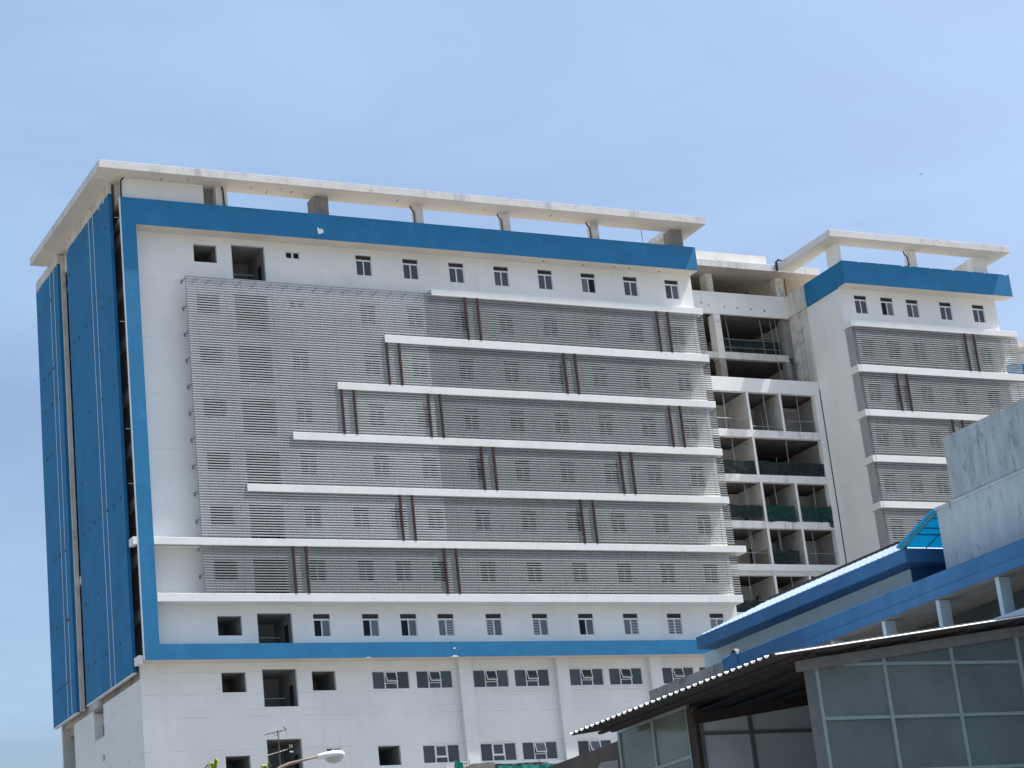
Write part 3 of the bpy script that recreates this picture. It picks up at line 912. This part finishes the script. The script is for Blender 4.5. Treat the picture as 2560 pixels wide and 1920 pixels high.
part('rear_beam', MB().box(93.6, 99.0, 142.0, 142.3, 55.3, 55.9), 'concrete', H)
tb = Tubes(H)
for x in (94.6, 97.9, 98.9, 99.4):
    tb.tube([(x, YU + .6, 53.5), (x - .15, YU + .6, 56.8)], 0.03, 5)
for z in (54.2, 54.9):
    tb.tube([(93.6, YU + .5, z), (99.4, YU + .5, z)], 0.02, 5)
tb.tube([(99.0, YU + .1, 50.5), (98.6, YU + .1, 53)], 0.03, 5)
for dx in (0.0, .55):
    tb.tube([(100.1, 135.4 + dx, 50.5), (100.1, 135.4 + dx, 55.2)], 0.025, 5)
for z in (51.2, 52.4, 53.4, 54.2, 55.2):
    tb.tube([(100.1, 135.2, z + .1), (100.1, 136.2, z - .1)], 0.02, 5)
# terrace under the middle roof slab
mr = MB().box(XL - 1.0, 103.2, 136.0, 143.3, 60.42, 61.0)
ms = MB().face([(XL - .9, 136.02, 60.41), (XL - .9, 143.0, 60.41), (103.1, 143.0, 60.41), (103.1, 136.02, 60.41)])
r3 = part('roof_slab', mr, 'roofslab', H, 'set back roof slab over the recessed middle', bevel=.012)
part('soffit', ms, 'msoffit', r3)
part('upstand', MB().box(84.5, 99.1, 137.5, 139.0, 61.001, 62.36), 'roofslab', r3)
part('roof_slab', MB().box(103.3, 112.0, 139.6, 141.6, 60.6, 61.25), 'ledge', H)
part('column', MB().box(92.9, 93.55, 137.5, 138.4, 57.0, 60.40), 'whitedirty', r3)
part('column', MB().box(99.55, 100.3, 137.3, 138.0, 57.0, 60.40), 'whitedirty', r3)
part('terrace_wall', MB().box(XL - .3, 100.5, 143.0, 143.2, 57.2, 60.405), 'concrete', r3)
part('terrace_wall', MB().box(100.51, 106, 141.9, 142.1, 57.2, 60.6), 'soffit', r3)
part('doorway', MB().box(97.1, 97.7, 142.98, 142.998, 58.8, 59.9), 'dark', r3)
part('drain_pipe', MB().tube([(98.9, 135.9, 60.45), (98.9, 135.88, 61.2), (99.05, 135.7, 61.35), (99.5, 135.7, 61.32)], 0.11), 'pipe', r3)
part('drain_pipe', MB().tube([(100.38, 137.15, 60.35), (100.38, 137.2, 58.8)], 0.05), 'pipe', r3)
part('drain_pipe', MB().tube([(96.5, 142.9, 58), (96.6, 142.9, 59.2), (98.9, 140.4, 60.3)], 0.06), 'pipe', r3)
# podium roof below the frame of the picture
part('podium', MB().box(40, 118, 105, YW - .4, GZ, 14.6), 'podium', H)

# ---- safety nets in the recess --------------------------------------------------
def net(x0, x1, y, z0, z1, m, label, sag=0.0, tail=0.0, nx=16, nz_=6, seed=0):
    rnd = random.Random(seed)
    ph = [rnd.uniform(0, 6) for _ in range(4)]
    mb = MB()
    grid = []
    for i in range(nx + 1):
        u = i / nx
        col = []
        for j in range(nz_ + 1):
            v = j / nz_
            top = z1 - sag * 4 * u * (1 - u) + .04 * math.sin(9 * u + ph[0])
            bot = z0 + .05 * math.sin(7 * u + ph[1]) - tail * max(0, u - .45)
            z = bot + (top - bot) * v
            yy = y + .05 * math.sin(6 * u + ph[2] + 2 * v) + .03 * math.sin(17 * u + ph[3])
            col.append((x0 + (x1 - x0) * u, yy, z))
        grid.append(col)
    b = 0
    for i in range(nx):
        for j in range(nz_):
            q = [grid[i][j], grid[i + 1][j], grid[i + 1][j + 1], grid[i][j + 1]]
            mb.face(q)
    o = link('safety_net', mb.mesh('safety_net', m))
    so = o.modifiers.new('thickness', 'SOLIDIFY')
    so.thickness = 0.012
    tag(o, label, 'safety net', 'safety nets strung across the open bays')
    return o
net(93.75, 99.6, 138.0, 53.62, 55.1, 'netdark', 'dark teal safety net in the uppermost open storey, behind the stained beam', seed=1)
net(90.1, 93.3, YR + .1, 42.64, 43.75, 'netdark', 'blackish net in the left bay beside the widest undivided bay', seed=2)
net(93.56, 99.85, YR + .12, 42.66, 43.75, 'netdark', 'long dark green net across the widest undivided bay of the recess', seed=3)
net(90.2, 93.4, YR + .1, 39.1, 40.15, 'netdark', 'grey green net two bays left of the bright drooping net', seed=4)
net(93.72, 96.35, YR - .01, 38.86, 40.2, 'netgreen', 'mid green net with a hanging corner, left neighbour of the bright drooping net', sag=.1, seed=5)
net(96.95, 99.8, YR - .03, 39.0, 40.2, 'netgreen', 'brightest green net drooping over the white beam in the right bay', sag=.1, tail=1.0, seed=6)
net(93.75, 96.2, YR + .1, 35.55, 36.6, 'netdark', 'dark green net low in the middle bay, one storey under the drooping net', seed=7)
net(88.5, 92.4, YR + .1, 31.5, 32.65, 'netdark', 'nearly black net in the lowest open bay just above the blue annex roof', seed=8)

# ================================================================== further wing far right
Fw = thing('hospital_wing', 'far white and blue hospital wing peeping out at the right edge behind the louvres', 'building', (133, 150, GZ))
k_ = 1.0
part('roof_slab', MB().box(132.0, 152, 147.0, 149.4, 59.75, 60.5), 'roofslab', Fw)
part('soffit', MB().box(132.02, 152, 147.02, 149.4, 59.70, 59.749), 'soffit', Fw)
part('roof_slab', MB().box(132.0, 134.5, 149.401, 156, 59.75, 60.5), 'roofslab', Fw)
part('column', MB().box(140, 140.7, 148.5, 149.2, 58, 59.69), 'ledge', Fw)
part('column', MB().box(134, 134.7, 148.5, 149.2, 58, 59.69), 'ledge', Fw)
part('blue_band', MB().box(132.3, 152, 147.6, 148.6, 56.5, 58.3), 'blue', Fw)
part('wall', MB().box(132.6, 152, 148.7, 160, GZ, 58.0), 'white', Fw)

# ================================================================== ANNEX (foreground right)
A = thing('annex_building', 'low grey blue annex with blue fascias and flaking paint in the right foreground', 'building', (27, 34, GZ))
part('canopy', MB().box(26.3, 30.0, 20.0, 40.0, 7.98, 8.41), 'ablue', A, 'blue canopy fascia running along the annex', bevel=.012)
part('canopy_trim', MB().box(26.27, 26.299, 20.0, 40.0, 7.93, 8.10), 'ablue', A)
part('canopy_soffit', MB().box(26.33, 29.9, 20.0, 39.9, 7.94, 7.979), 'concrete', A)
part('canopy_end', MB().box(26.25, 26.7, 39.75, 40.35, 7.9, 8.44), 'ablue', A, bevel=.03)
part('parapet', MB().box(26.3, 26.6, 40.351, 43.7, 7.6, 8.37), 'mould', A, 'mould streaked bare concrete parapet')
part('parapet', MB().box(26.6, 30, 43.4, 43.69, 7.6, 8.36), 'mould', A)
rt = MB()
n = 10
for i in range(n):
    a0, a1 = math.pi * i / n, math.pi * (i + 1) / n
    for rr, fl_ in ((.14, 0), (.11, 1)):
        q = [(26.28, 39.9 - rr * math.cos(a0), 8.41 + rr * math.sin(a0)), (26.28, 39.9 - rr * math.cos(a1), 8.41 + rr * math.sin(a1)), (27.0, 39.9 - rr * math.cos(a1), 8.41 + rr * math.sin(a1)), (27.0, 39.9 - rr * math.cos(a0), 8.41 + rr * math.sin(a0))]
        rt.face(q)
    rt.face([(26.28, 39.9 - .14 * math.cos(a0), 8.41 + .14 * math.sin(a0)), (26.28, 39.9 - .14 * math.cos(a1), 8.41 + .14 * math.sin(a1)), (26.28, 39.9 - .11 * math.cos(a1), 8.41 + .11 * math.sin(a1)), (26.28, 39.9 - .11 * math.cos(a0), 8.41 + .11 * math.sin(a0))])
part('ridge_tile', rt, 'mould', A)
for y in (36.28, 34.48, 32.70, 30.88, 29.05, 27.2):
    part('column', MB().box(26.4, 26.66, y, y + .11, 7.0, 7.93), 'agrey', A)
part('parapet_ledge', MB().box(26.36, 26.9, 20, 43.0, 7.08, 7.2), 'agrey', A)
part('lower_wall', MB().box(26.42, 26.8, 20, 43.0, GZ, 7.078), 'agrey', A)
part('inner_wall', MB().box(27.8, 28.0, 20, 43.0, 4.0, 7.93), 'darkwall', A)
# upper grey walls
part('wall', MB().box(27.3, 31, 18, 33.42, 8.30, 9.955), 'agreyworn', A, 'grey blue upper wall with flaking paint')
part('wall_parapet', MB().box(27.33, 27.6, 18, 32.9, 9.956, 11.29), 'abandworn', A, 'rough weathered parapet above the grey wall')
part('wall_parapet', MB().box(27.6, 31, 32.6, 32.9, 9.956, 11.28), 'abandworn', A)
part('coping', MB().box(27.28, 31, 18, 33.46, 9.93, 9.99), 'agreyworn', A)
# rear block
part('wall', MB().box(27.3, 31, 34.56, 42.69, 8.30, 9.03), 'agrey', A)
part('end_wall', MB().box(27.32, 31, 34.548, 34.559, 8.30, 9.03), 'ablue', A)
part('roof_fascia', MB().box(26.8, 31, 34.012, 42.15, 9.02, 9.31), 'ablue', A, 'blue roof edge of the rear block', bevel=.01)
# hipped metal roof
rf = MB()
e0, e1, xa, xr, zr = 34.05, 42.1, 26.86, 27.95, 9.815
z0 = 9.315
nrib = 40
rf.face([(xa, e0, z0), (xa, e1, z0), (xr, e1 - 1.5, zr), (xr, e0 + 1.5, zr)])
rf.face([(xa, e0, z0), (xr, e0 + 1.5, zr), (31, e0 + 1.5, zr), (31, e0, z0)])
rf.face([(xa, e1, z0), (31, e1, z0), (31, e1 - 1.5, zr), (xr, e1 - 1.5, zr)])
for i in range(nrib):
    y = e0 + .15 + (e1 - e0 - .3) * i / (nrib - 1)
    t = min(1, (y - e0) / 1.5, (e1 - y) / 1.5)
    xb, zb = xa + (xr - xa) * t, z0 + (zr - z0) * t
    rf.hexa([(xa, y - .02, z0), (xb, y - .02, zb), (xb, y + .02, zb), (xa, y + .02, z0), (xa, y - .012, z0 + .035), (xb, y - .012, zb + .035), (xb, y + .012, zb + .035), (xa, y + .012, z0 + .035)])
part('metal_roof', rf, 'alroof', A)
part('hip_cap', MB().tube([(xa, e0, z0 + .02), (xr, e0 + 1.5, zr + .03), (xr, e1 - 1.5, zr + .03)], 0.05), 'purlin', A)
# cyan canopy panels between rear block and grey wall
CP0, CE = Vector((26.84, 34.06, 9.335)), Vector((0.52, -0.61, 0.585))
def cq(u, t, up=0.0):
    return CP0 + Vector((u, 0, 0)) + CE * t + Vector((0, .5, .6)) * up
cu, ct = [0.0, 0.55, 1.3, 2.0, 2.8], [0.0, 0.37, 0.55, 0.82, 1.0]
for i in range(4):
    for j in range(4):
        q = [cq(cu[i], ct[j]), cq(cu[i + 1], ct[j]), cq(cu[i + 1], ct[j + 1]), cq(cu[i], ct[j + 1])]
        part('roof_panel', MB().face(q).face(list(reversed([p + Vector((0, .006, .01)) for p in q]))), 'cyan', A)
for u in cu[1:]:
    part('canopy_bar', MB().tube([cq(u, 0, -.02), cq(u, 1, -.02)], .014, 5), 'cyanframe', A)
for t in ct[1:]:
    part('canopy_bar', MB().tube([cq(0, t, -.02), cq(2.8, t, -.02)], .016, 5), 'cyanframe', A)
part('canopy_edge', MB().tube([cq(-.04, -.06), cq(-.04, 1.02)], .045, 6), 'tealtrim', A)
part('canopy_edge', MB().tube([cq(-.09, -.06, .06), cq(-.09, 1.02, .06)], .03, 6), 'cyan', A)
# base below
part('base_wall', MB().box(21.5, 26.41, 31.0, 36.8, GZ, 3.2), 'agrey', A)
part('base_wall', MB().box(21.2, 26.41, 29.9, 31.0, GZ, 3.2), 'agrey', A)
# brown terrace wall
bw = MB().box(21.4, 21.65, 37.0, 47.0, GZ, 6.11)
part('terrace_wall', bw, 'brownwall', A, 'brown stained terrace wall left of the glass room')
pt = MB()
pp = [(37.05, 5.75), (37.05, 4.2), (38.3, 4.2), (38.35, 5.2), (38.2, 5.62), (37.7, 5.82)]
pt.face([(21.393, y, z) for y, z in pp])
part('paint_patch', pt, 'patch', A)

# ================================================================== GLASS LEAN-TO
G = thing('glass_lean_to', 'dark corrugated lean-to roof over a smoked glass room with pale aluminium framing', 'lean-to', (21.3, 30, 3.2))
EX, EZ, SLP = 20.15, 6.20, 0.1175
def rz_(x):
    return EZ + (x - EX) * SLP
N = 34
PC = 7.14 / N
per = 8
ys = [29.5 + PC * i / per for i in range(N * per + 1)]
def wv(i):
    return 0.032 * math.cos(2 * math.pi * i / per)
rb, rtp = MB(), MB()
for x0, x1 in ((EX, 26.36),):
    b0 = len(rb.v)
    for i, y in enumerate(ys):
        rb.v += [(x0, y, rz_(x0) + wv(i)), (x1, y, rz_(x1) + wv(i))]
        rtp.v += [(x0 + .02, y, rz_(x0) + wv(i) + .012), (x1, y, rz_(x1) + wv(i) + .012)]
    for i in range(len(ys) - 1):
        rb.f.append((2 * i, 2 * i + 2, 2 * i + 3, 2 * i + 1))
        rtp.f.append((2 * i, 2 * i + 1, 2 * i + 3, 2 * i + 2))
sheet = part('roof_sheet', rb, 'rooftin', G)
part('roof_sheet_top', rtp, 'rooftop', sheet)
# mortar plugs in the wave troughs along the eave
pl = MB()
nn = 8
ring_ = [(-PC * .31 + PC * .62 * i / nn) for i in range(nn + 1)]
low = [(-.012, yv, -0.032 * math.cos(2 * math.pi * yv / PC) + .014) for yv in ring_]
up = [(.016, yv, .026) for yv in ring_]
for i in range(nn):
    pl.face([low[i], up[i], up[i + 1], low[i + 1]])
    pl.face([up[i], (.1, ring_[i], .05), (.1, ring_[i + 1], .05), up[i + 1]])
PLUG = pl.mesh('eave_plug', 'rooftop')
for k in range(N):
    o = link('eave_plug', PLUG, sheet, (EX, 29.5 + PC * (k + .5), EZ), (1, 1.0 if k % 3 else .85, 1.0))
# rake flashing and steel beam on the near gable
part('rake_flashing', MB().hexa([(EX + .1, 29.465, rz_(EX + .1) + .0), (26.36, 29.465, rz_(26.36) + .0), (26.36, 29.52, rz_(26.36) + .0), (EX + .1, 29.52, rz_(EX + .1) + .0),
                                 (EX + .1, 29.468, rz_(EX + .1) + .008), (26.36, 29.468, rz_(26.36) + .008), (26.36, 29.52, rz_(26.36) + .034), (EX + .1, 29.52, rz_(EX + .1) + .034)]), 'rooftop', G)
def sloped(x0, x1, y0, y1, dz0, dz1):
    return MB().hexa([(x0, y0, rz_(x0) + dz0), (x1, y0, rz_(x1) + dz0), (x1, y1, rz_(x1) + dz0), (x0, y1, rz_(x0) + dz0),
                      (x0, y0, rz_(x0) + dz1), (x1, y0, rz_(x1) + dz1), (x1, y1, rz_(x1) + dz1), (x0, y1, rz_(x0) + dz1)])
part('rafter', sloped(20.98, 26.0, 29.9, 30.02, -.28, -.10), 'cbeam', G, 'grey steel beam under the gable edge')
for x in (20.78, 21.06, 22.2, 23.3, 24.4, 25.5, 26.1):
    part('purlin', MB().box(x, x + .08, 29.62, 36.62, rz_(x) - .085, rz_(x) - .036), 'purlin', G)
for y in (36.2,):
    part('rafter', sloped(21.46, 26.3, y, y + .1, -.26, -.11), 'purlin', G)
# near front glazing at y = 30
YG = 30.0
xs = [21.36, 22.79, 24.27, 25.78]
zb = [3.25, 4.30, 5.22, 6.14]
def topz(x):
    return 6.20 + (x - 21.33) * 0.1055
fm = MB()
for x in xs:
    fm.box(x - .033, x + .033, YG - .04, YG + .04, 3.2, topz(x) - .002)
for z in zb[1:]:
    for a, b in zip(xs[:-1], xs[1:]):
        fm.box(a + .034, b - .034, YG - .032, YG + .032, z - .028, z + .028)
fm.hexa([(xs[0] - .03, YG - .035, topz(xs[0])), (xs[3] + .03, YG - .035, topz(xs[3])), (xs[3] + .03, YG + .035, topz(xs[3])), (xs[0] - .03, YG + .035, topz(xs[0])),
         (xs[0] - .03, YG - .035, topz(xs[0]) + .05), (xs[3] + .03, YG - .035, topz(xs[3]) + .05), (xs[3] + .03, YG + .035, topz(xs[3]) + .05), (xs[0] - .03, YG + .035, topz(xs[0]) + .05)])
fo = part('glazing_frame', fm, 'lframe', G)
for a, b in zip(xs[:-1], xs[1:]):
    for z0_, z1_ in zip(zb[:-1], zb[1:]):
        part('pane', MB().box(a + .034, b - .034, YG + .0, YG + .012, z0_ + .029, z1_ - .029), 'lpane', fo)
    part('pane', MB().hexa([(a + .034, YG, 6.169), (b - .034, YG, 6.169), (b - .034, YG + .012, 6.169), (a + .034, YG + .012, 6.169),
                            (a + .034, YG, topz(a + .034)), (b - .034, YG, topz(b - .034)), (b - .034, YG + .012, topz(b - .034)), (a + .034, YG + .012, topz(a + .034))]), 'lpane', fo)
part('corner_post', MB().box(21.19, 21.325, 29.96, 30.1, 3.2, 6.18), 'lpost', G)
part('corner_post', MB().box(25.82, 26.41, 30.05, 30.3, 3.2, 6.6), 'lpost', G)
# rear porch glazing at y = 34
YB = 34.0
xs2 = [21.46, 22.55, 23.98, 25.3]
def tz2(x):
    return 5.88 + (x - 21.36) * 0.1185
fm = MB()
for x in xs2:
    fm.box(x - .04, x + .04, YB - .04, YB + .04, 3.2, tz2(x))
for z in (5.70, 4.2):
    for a, b in zip(xs2[:-1], xs2[1:]):
        fm.box(a + .041, b - .041, YB - .03, YB + .03, z - .03, z + .03)
fo2 = part('glazing_frame', fm, 'lpost', G)
for a, b in zip(xs2[:-1], xs2[1:]):
    part('pane', MB().box(a + .041, b - .041, YB, YB + .012, 4.231, 5.669), 'lpane2', fo2)
    part('pane', MB().hexa([(a + .041, YB, 5.731), (b - .041, YB, 5.731), (b - .041, YB + .012, 5.731), (a + .041, YB + .012, 5.731),
                            (a + .041, YB, tz2(a)), (b - .041, YB, tz2(b)), (b - .041, YB + .012, tz2(b)), (a + .041, YB + .012, tz2(a))]), 'lpane2', fo2)
    part('pane', MB().box(a + .041, b - .041, YB, YB + .012, 3.2, 4.169), 'lpane2', fo2)
part('lintel', MB().hexa([(21.3, YB - .05, tz2(21.3)), (26.3, YB - .05, tz2(26.3)), (26.3, YB + .1, tz2(26.3)), (21.3, YB + .1, tz2(21.3)),
                          (21.3, YB - .05, tz2(21.3) + .2), (26.3, YB - .05, tz2(26.3) + .2), (26.3, YB + .1, tz2(26.3) + .2), (21.3, YB + .1, tz2(21.3) + .2)]), 'purlin', G)
part('corner_post', MB().box(21.34, 21.42, 33.96, 34.24, 3.2, 6.2), 'purlin', G)
# left glazing facing the street
XG = 21.4
ysl = [34.28, 35.56, 36.88]
fm = MB()
for y in ysl:
    fm.box(XG - .035, XG + .035, y - .03, y + .03, 3.2, 6.30)
for z in (5.34, 6.27):
    for a, b in zip(ysl[:-1], ysl[1:]):
        fm.box(XG - .03, XG + .03, a + .031, b - .031, z - .03, z + .03)
fo3 = part('glazing_frame', fm, 'lframe', G)
for a, b in zip(ysl[:-1], ysl[1:]):
    part('pane', MB().box(XG, XG + .012, a + .031, b - .031, 5.371, 6.239), 'lpane3', fo3)
    part('pane', MB().box(XG, XG + .012, a + .031, b - .031, 3.2, 5.309), 'lpane3', fo3)

# ================================================================== small things
# street lamp
LY = 55.0
SLp = thing('street_lamp', 'white cobra head street lamp on a curved brown arm at the bottom edge', 'street lamp', (20.35, LY, GZ))
part('pole', MB().tube([(20.35, LY, GZ), (20.35, LY, 3), (20.42, LY, 7.0), (20.6, LY, 7.9), (20.95, LY, 8.40), (21.3, LY, 8.655), (21.56, LY, 8.755), (21.92, LY, 8.83), (22.42, LY, 8.925)], 0.085, 10, 0.032), 'lamparm', SLp)
def loft(secs, n=14):
    mb = MB()
    for c, ry_, rz2, zoff in secs:
        for k in range(n):
            t = 2 * math.pi * k / n
            s_ = math.sin(t)
            mb.v.append((c[0], c[1] + math.cos(t) * ry_, c[2] + (s_ * rz2 if s_ > 0 else s_ * zoff)))
    for i in range(len(secs) - 1):
        for k in range(n):
            k2 = (k + 1) % n
            mb.f.append((i * n + k, i * n + k2, (i + 1) * n + k2, (i + 1) * n + k))
    mb.f.append(tuple(reversed(range(n))))
    mb.f.append(tuple((len(secs) - 1) * n + k for k in range(n)))
    return mb
hd = part('lamp_head', loft([((22.38, LY, 8.915), .05, .05, .06), ((22.42, LY, 8.92), .07, .07, .08), ((22.6, LY, 8.95), .12, .085, .11), ((22.8, LY, 8.965), .16, .105, .12), ((22.98, LY, 8.97), .17, .115, .085), ((23.1, LY, 8.96), .15, .115, .06), ((23.17, LY, 8.94), .09, .08, .03)]), 'lampbody', SLp)
part('lamp_bowl', loft([((22.63, LY, 8.845), .06, .01, .02), ((22.70, LY, 8.85), .12, .02, .09), ((22.82, LY, 8.87), .145, .02, .15), ((22.95, LY, 8.895), .145, .02, .165), ((23.07, LY, 8.905), .12, .02, .13), ((23.14, LY, 8.915), .06, .01, .05)]), 'lamplens', SLp)
for o in list(SLp.children):
    for p in o.data.polygons:
        p.use_smooth = True

# antenna mast
AY = 90.0
AN = thing('television_antenna', 'thin mast with two old rod television antennas in front of an unglazed opening', 'antenna', (34.86, AY, GZ))
part('mast', MB().tube([(34.9, AY, GZ), (34.87, AY, 15.5), (34.86, AY, 15.82)], 0.024, 6), 'ant', AN)
u1 = part('antenna_boom', MB().tube([(34.26, AY, 15.65), (35.24, AY, 15.83)], 0.018, 5), 'ant', AN)
el = MB()
el.tube([(34.69, AY, 15.73), (34.72, AY, 15.59), (34.93, AY, 15.65), (34.93, AY, 15.79)], 0.014, 5)
el.tube([(35.14, AY, 15.98), (35.24, AY - .1, 15.83), (35.21, AY - .25, 15.57)], 0.022, 5)
for i in range(5):
    x = 34.32 + i * .2
    z = 15.65 + (x - 34.26) * .184
    el.tube([(x, AY - .32, z), (x, AY + .32, z)], 0.010, 5)
part('antenna_element', el, 'ant', u1)
u2 = part('antenna_boom', MB().tube([(33.99, AY, 14.65), (35.27, AY, 14.97)], 0.018, 5), 'antlight', AN)
el = MB()
el.tube([(35.5, AY, 15.14), (35.33, AY - .05, 15.15), (35.38, AY, 14.98)], 0.014, 5)
el.tube([(35.36, AY, 15.06), (35.51, AY, 15.07)], 0.012, 5)
el.tube([(35.36, AY, 14.87), (35.53, AY, 14.87)], 0.014, 5)
el.tube([(35.36, AY, 14.83), (35.53, AY, 14.83)], 0.012, 5)
for i in range(7):
    x = 34.06 + i * .18
    z = 14.65 + (x - 33.99) * .25
    el.tube([(x, AY - .28, z), (x, AY + .28, z)], 0.009, 5)
part('antenna_element', el, 'antlight', u2)

# palms: only the top leaves reach the picture
def palm(x, y, ztip, label, seed, tips):
    rnd = random.Random(seed)
    t = thing('palm_tree', label, 'palm tree', (x, y, GZ), 'young palms at the bottom edge')
    zc = ztip - .75
    part('trunk', MB().tube([(x, y, GZ), (x + .1, y, zc * .5), (x, y, zc)], 0.16, 8, 0.08), 'trunk', t)
    fro = [(rnd.uniform(0, 6.28), rnd.uniform(.3, .5), rnd.uniform(.5, .9)) for _ in range(7)]
    for a, hmul, reach in fro:
        mb = MB()
        m_ = 14
        spine = []
        for i in range(m_ + 1):
            s_ = i / m_
            rr = reach * s_
            zz = zc + .78 * hmul * (1 - (1 - min(1, s_ * 1.9)) ** 2) - 1.5 * max(0, s_ - .5) ** 2 * (2 if reach > .35 else 1.1)
            spine.append(Vector((x + math.cos(a) * rr, y + math.sin(a) * rr, zz)))
        side = Vector((-math.sin(a), math.cos(a), 0))
        for i in range(2, m_):
            for sg in (-1, 1):
                p = spine[i]
                w = side * sg * (.16 + .10 * math.sin(math.pi * i / m_)) * (1 if reach > .35 else .25) + (spine[i + 1] - p) * .8
                dz = Vector((0, 0, -.26 - .1 * rnd.random()))
                q = spine[i + 1]
                mb.face([p, (p + q) / 2, p + w + dz * .9 + Vector((0, 0, .05)), p + w * .55 + dz * .2])
        mb.tube(spine, 0.012, 4)
        part('frond', mb, 'leaf', t)
    for k in range(tips * 3):
        a = k * 1.75 + .25
        rch, top_ = .10 + .05 * (k % 3), .80 - .07 * (k % 3)
        mb = MB()
        prev = None
        for i in range(9):
            u = i / 8
            c_ = Vector((x + math.cos(a) * rch * 1.6 * u ** 1.4, y + math.sin(a) * rch * 1.6 * u ** 1.4, zc + top_ * math.sin(min(1, u * 1.45) * math.pi / 2) - .42 * max(0, u - .6)))
            w_ = Vector((-math.sin(a), math.cos(a), 0)) * (.012 + .05 * math.sin(math.pi * min(1, u * 1.05 + .02))) + Vector((math.cos(a), math.sin(a), 0)) * .02
            if prev:
                mb.face([prev[0], prev[1], c_ + w_, c_ - w_])
            prev = (c_ - w_, c_ + w_)
        part('leaf', mb, 'leaf', t)
palm(21.22, 60.0, 9.74, 'yellow green palm tip left of the lowest square wall opening', 3, 2)
palm(22.82, 60.0, 9.62, 'thin yellow green palm shoot standing under the television antenna', 5, 1)

# scaffold, tarpaulin heap and nets on the podium roof
SC = thing('roof_scaffold', 'light tube scaffold frame on the low roof with a scrap of teal net', 'scaffold', (53, 110, 14.6))
tb = Tubes(SC)
tb.tube([(52.43, 110, 14.6), (52.41, 110, 17.2)], .02, 5).tube([(53.96, 110, 14.6), (53.94, 110, 17.42)], .024, 5)
tb.tube([(52.9, 110, 17.27), (53.94, 110, 17.26)], .018, 5).tube([(52.41, 110, 17.13), (53.94, 110, 17.05)], .018, 5)
tb.tube([(52.41, 110, 17.0), (53.94, 110, 16.9)], .018, 5).tube([(53.3, 110, 14.6), (53.28, 110, 17.26)], .018, 5)
def sheet_obj(pts, m, label, cat, thick=.012, group=None):
    mb = MB()
    rows_n = len(pts)
    for i in range(rows_n - 1):
        for j in range(len(pts[0]) - 1):
            mb.face([pts[i][j], pts[i + 1][j], pts[i + 1][j + 1], pts[i][j + 1]])
    o = link('net_sheet', mb.mesh('net_sheet', m))
    s_ = o.modifiers.new('thickness', 'SOLIDIFY')
    s_.thickness = thick
    return tag(o, label, cat, group)
sheet_obj([[(52.88, 109.95, 16.2), (52.9, 109.9, 16.8), (53.0, 109.92, 17.38)], [(53.15, 109.85, 16.2), (53.2, 109.98, 16.8), (53.2, 109.9, 17.31)], [(53.5, 109.93, 16.2), (53.48, 109.86, 16.7), (53.5, 109.95, 17.24)]],
          'netteal', 'bright teal scrap of net draped over the roof scaffold', 'net')
sheet_obj([[(55.7 + 4.2 * i / 14, 110 + .05 * math.sin(i * 1.7), 15.4), (55.7 + 4.2 * i / 14, 109.95 + .08 * math.sin(i * 2.3), 16.3), (55.7 + 4.2 * i / 14, 110 + .06 * math.sin(i), 16.98 + .03 * math.sin(i * 1.3))] for i in range(15)],
          'netteal', 'long teal net strip strung low at the bottom edge under the casement windows', 'net')
sheet_obj([[(55.4 + 4.6 * i / 10, 112, 15.0), (55.4 + 4.6 * i / 10, 112, 17.42 + .02 * math.sin(i))] for i in range(11)], 'netdark', 'dull grey green upright sheet behind the teal net strip', 'net')  # plain grey green sheet filling the band above the teal strip
hp = MB()
rnd = random.Random(4)
top = []
for i in range(9):
    u = i / 8
    x = 53.55 + 1.9 * u
    zt_ = 17.18 if u > .3 else 16.95 + .23 * u / .3
    top.append((x, zt_ + rnd.uniform(-.03, .02)))
for i in range(8):
    (xa_, za_), (xb_, zb_) = top[i], top[i + 1]
    hp.face([(xa_, 109.7, 14.6), (xb_, 109.7, 14.6), (xb_, 109.9, zb_), (xa_, 109.9, za_)])
    hp.face([(xa_, 109.9, za_), (xb_, 109.9, zb_), (xb_, 111.2, zb_ + .05), (xa_, 111.2, za_ + .05)])
    hp.face([(xa_, 111.2, za_ + .05), (xb_, 111.2, zb_ + .05), (xb_, 111.4, 14.6), (xa_, 111.4, 14.6)])
hp.face([(53.55, 109.7, 14.6), (53.55, 109.9, top[0][1]), (53.55, 111.2, top[0][1] + .05), (53.55, 111.4, 14.6)])
hp.face([(55.45, 109.7, 14.6), (55.45, 111.4, 14.6), (55.45, 111.2, top[8][1] + .05), (55.45, 109.9, top[8][1])])
tag(link('covered_heap', hp.mesh('covered_heap', 'heap')), 'brownish tarpaulin covered heap beside the teal scrap of net', 'heap')
tag(link('steel_rod', MB().tube([(58.07, 109.5, 14.6), (58.08, 109.5, 17.26)], .024, 5).mesh('steel_rod', 'pipe')), 'single dark upright rod in front of the long teal net strip', 'rod')

# bird high in the sky at the right
bx, by, bz = 136.0, 160.0, 83.2
BS = 0.5
BI = thing('bird', 'tiny dark bird gliding in the sky above the right wing roof', 'bird', (bx, by, bz))
def bird_pt():
    pass
body = loft([((-.22, 0, 0), .02, .02, .02), ((-.1, 0, .01), .06, .06, .06), ((.08, 0, .01), .05, .05, .05), ((.2, 0, .02), .025, .025, .025), ((.27, 0, .02), .006, .006, .006)], 8)
body.v = [(bx + v[0] * BS, by + v[1] * BS, bz + v[2] * BS) for v in body.v]
part('body', body, 'bird', BI)
for sg in (-1, 1):
    wv_ = [(-.06, .04, .02), (.1, .04, .02), (-.02, .5, .10), (-.1, .5, .10), (-.06, .04, .04), (.1, .04, .04), (-.02, .5, .11), (-.1, .5, .11)]
    part('wing', MB().hexa([(bx + a * BS, by + sg * b * BS, bz + c * BS) for a, b, c in wv_]), 'bird', BI)
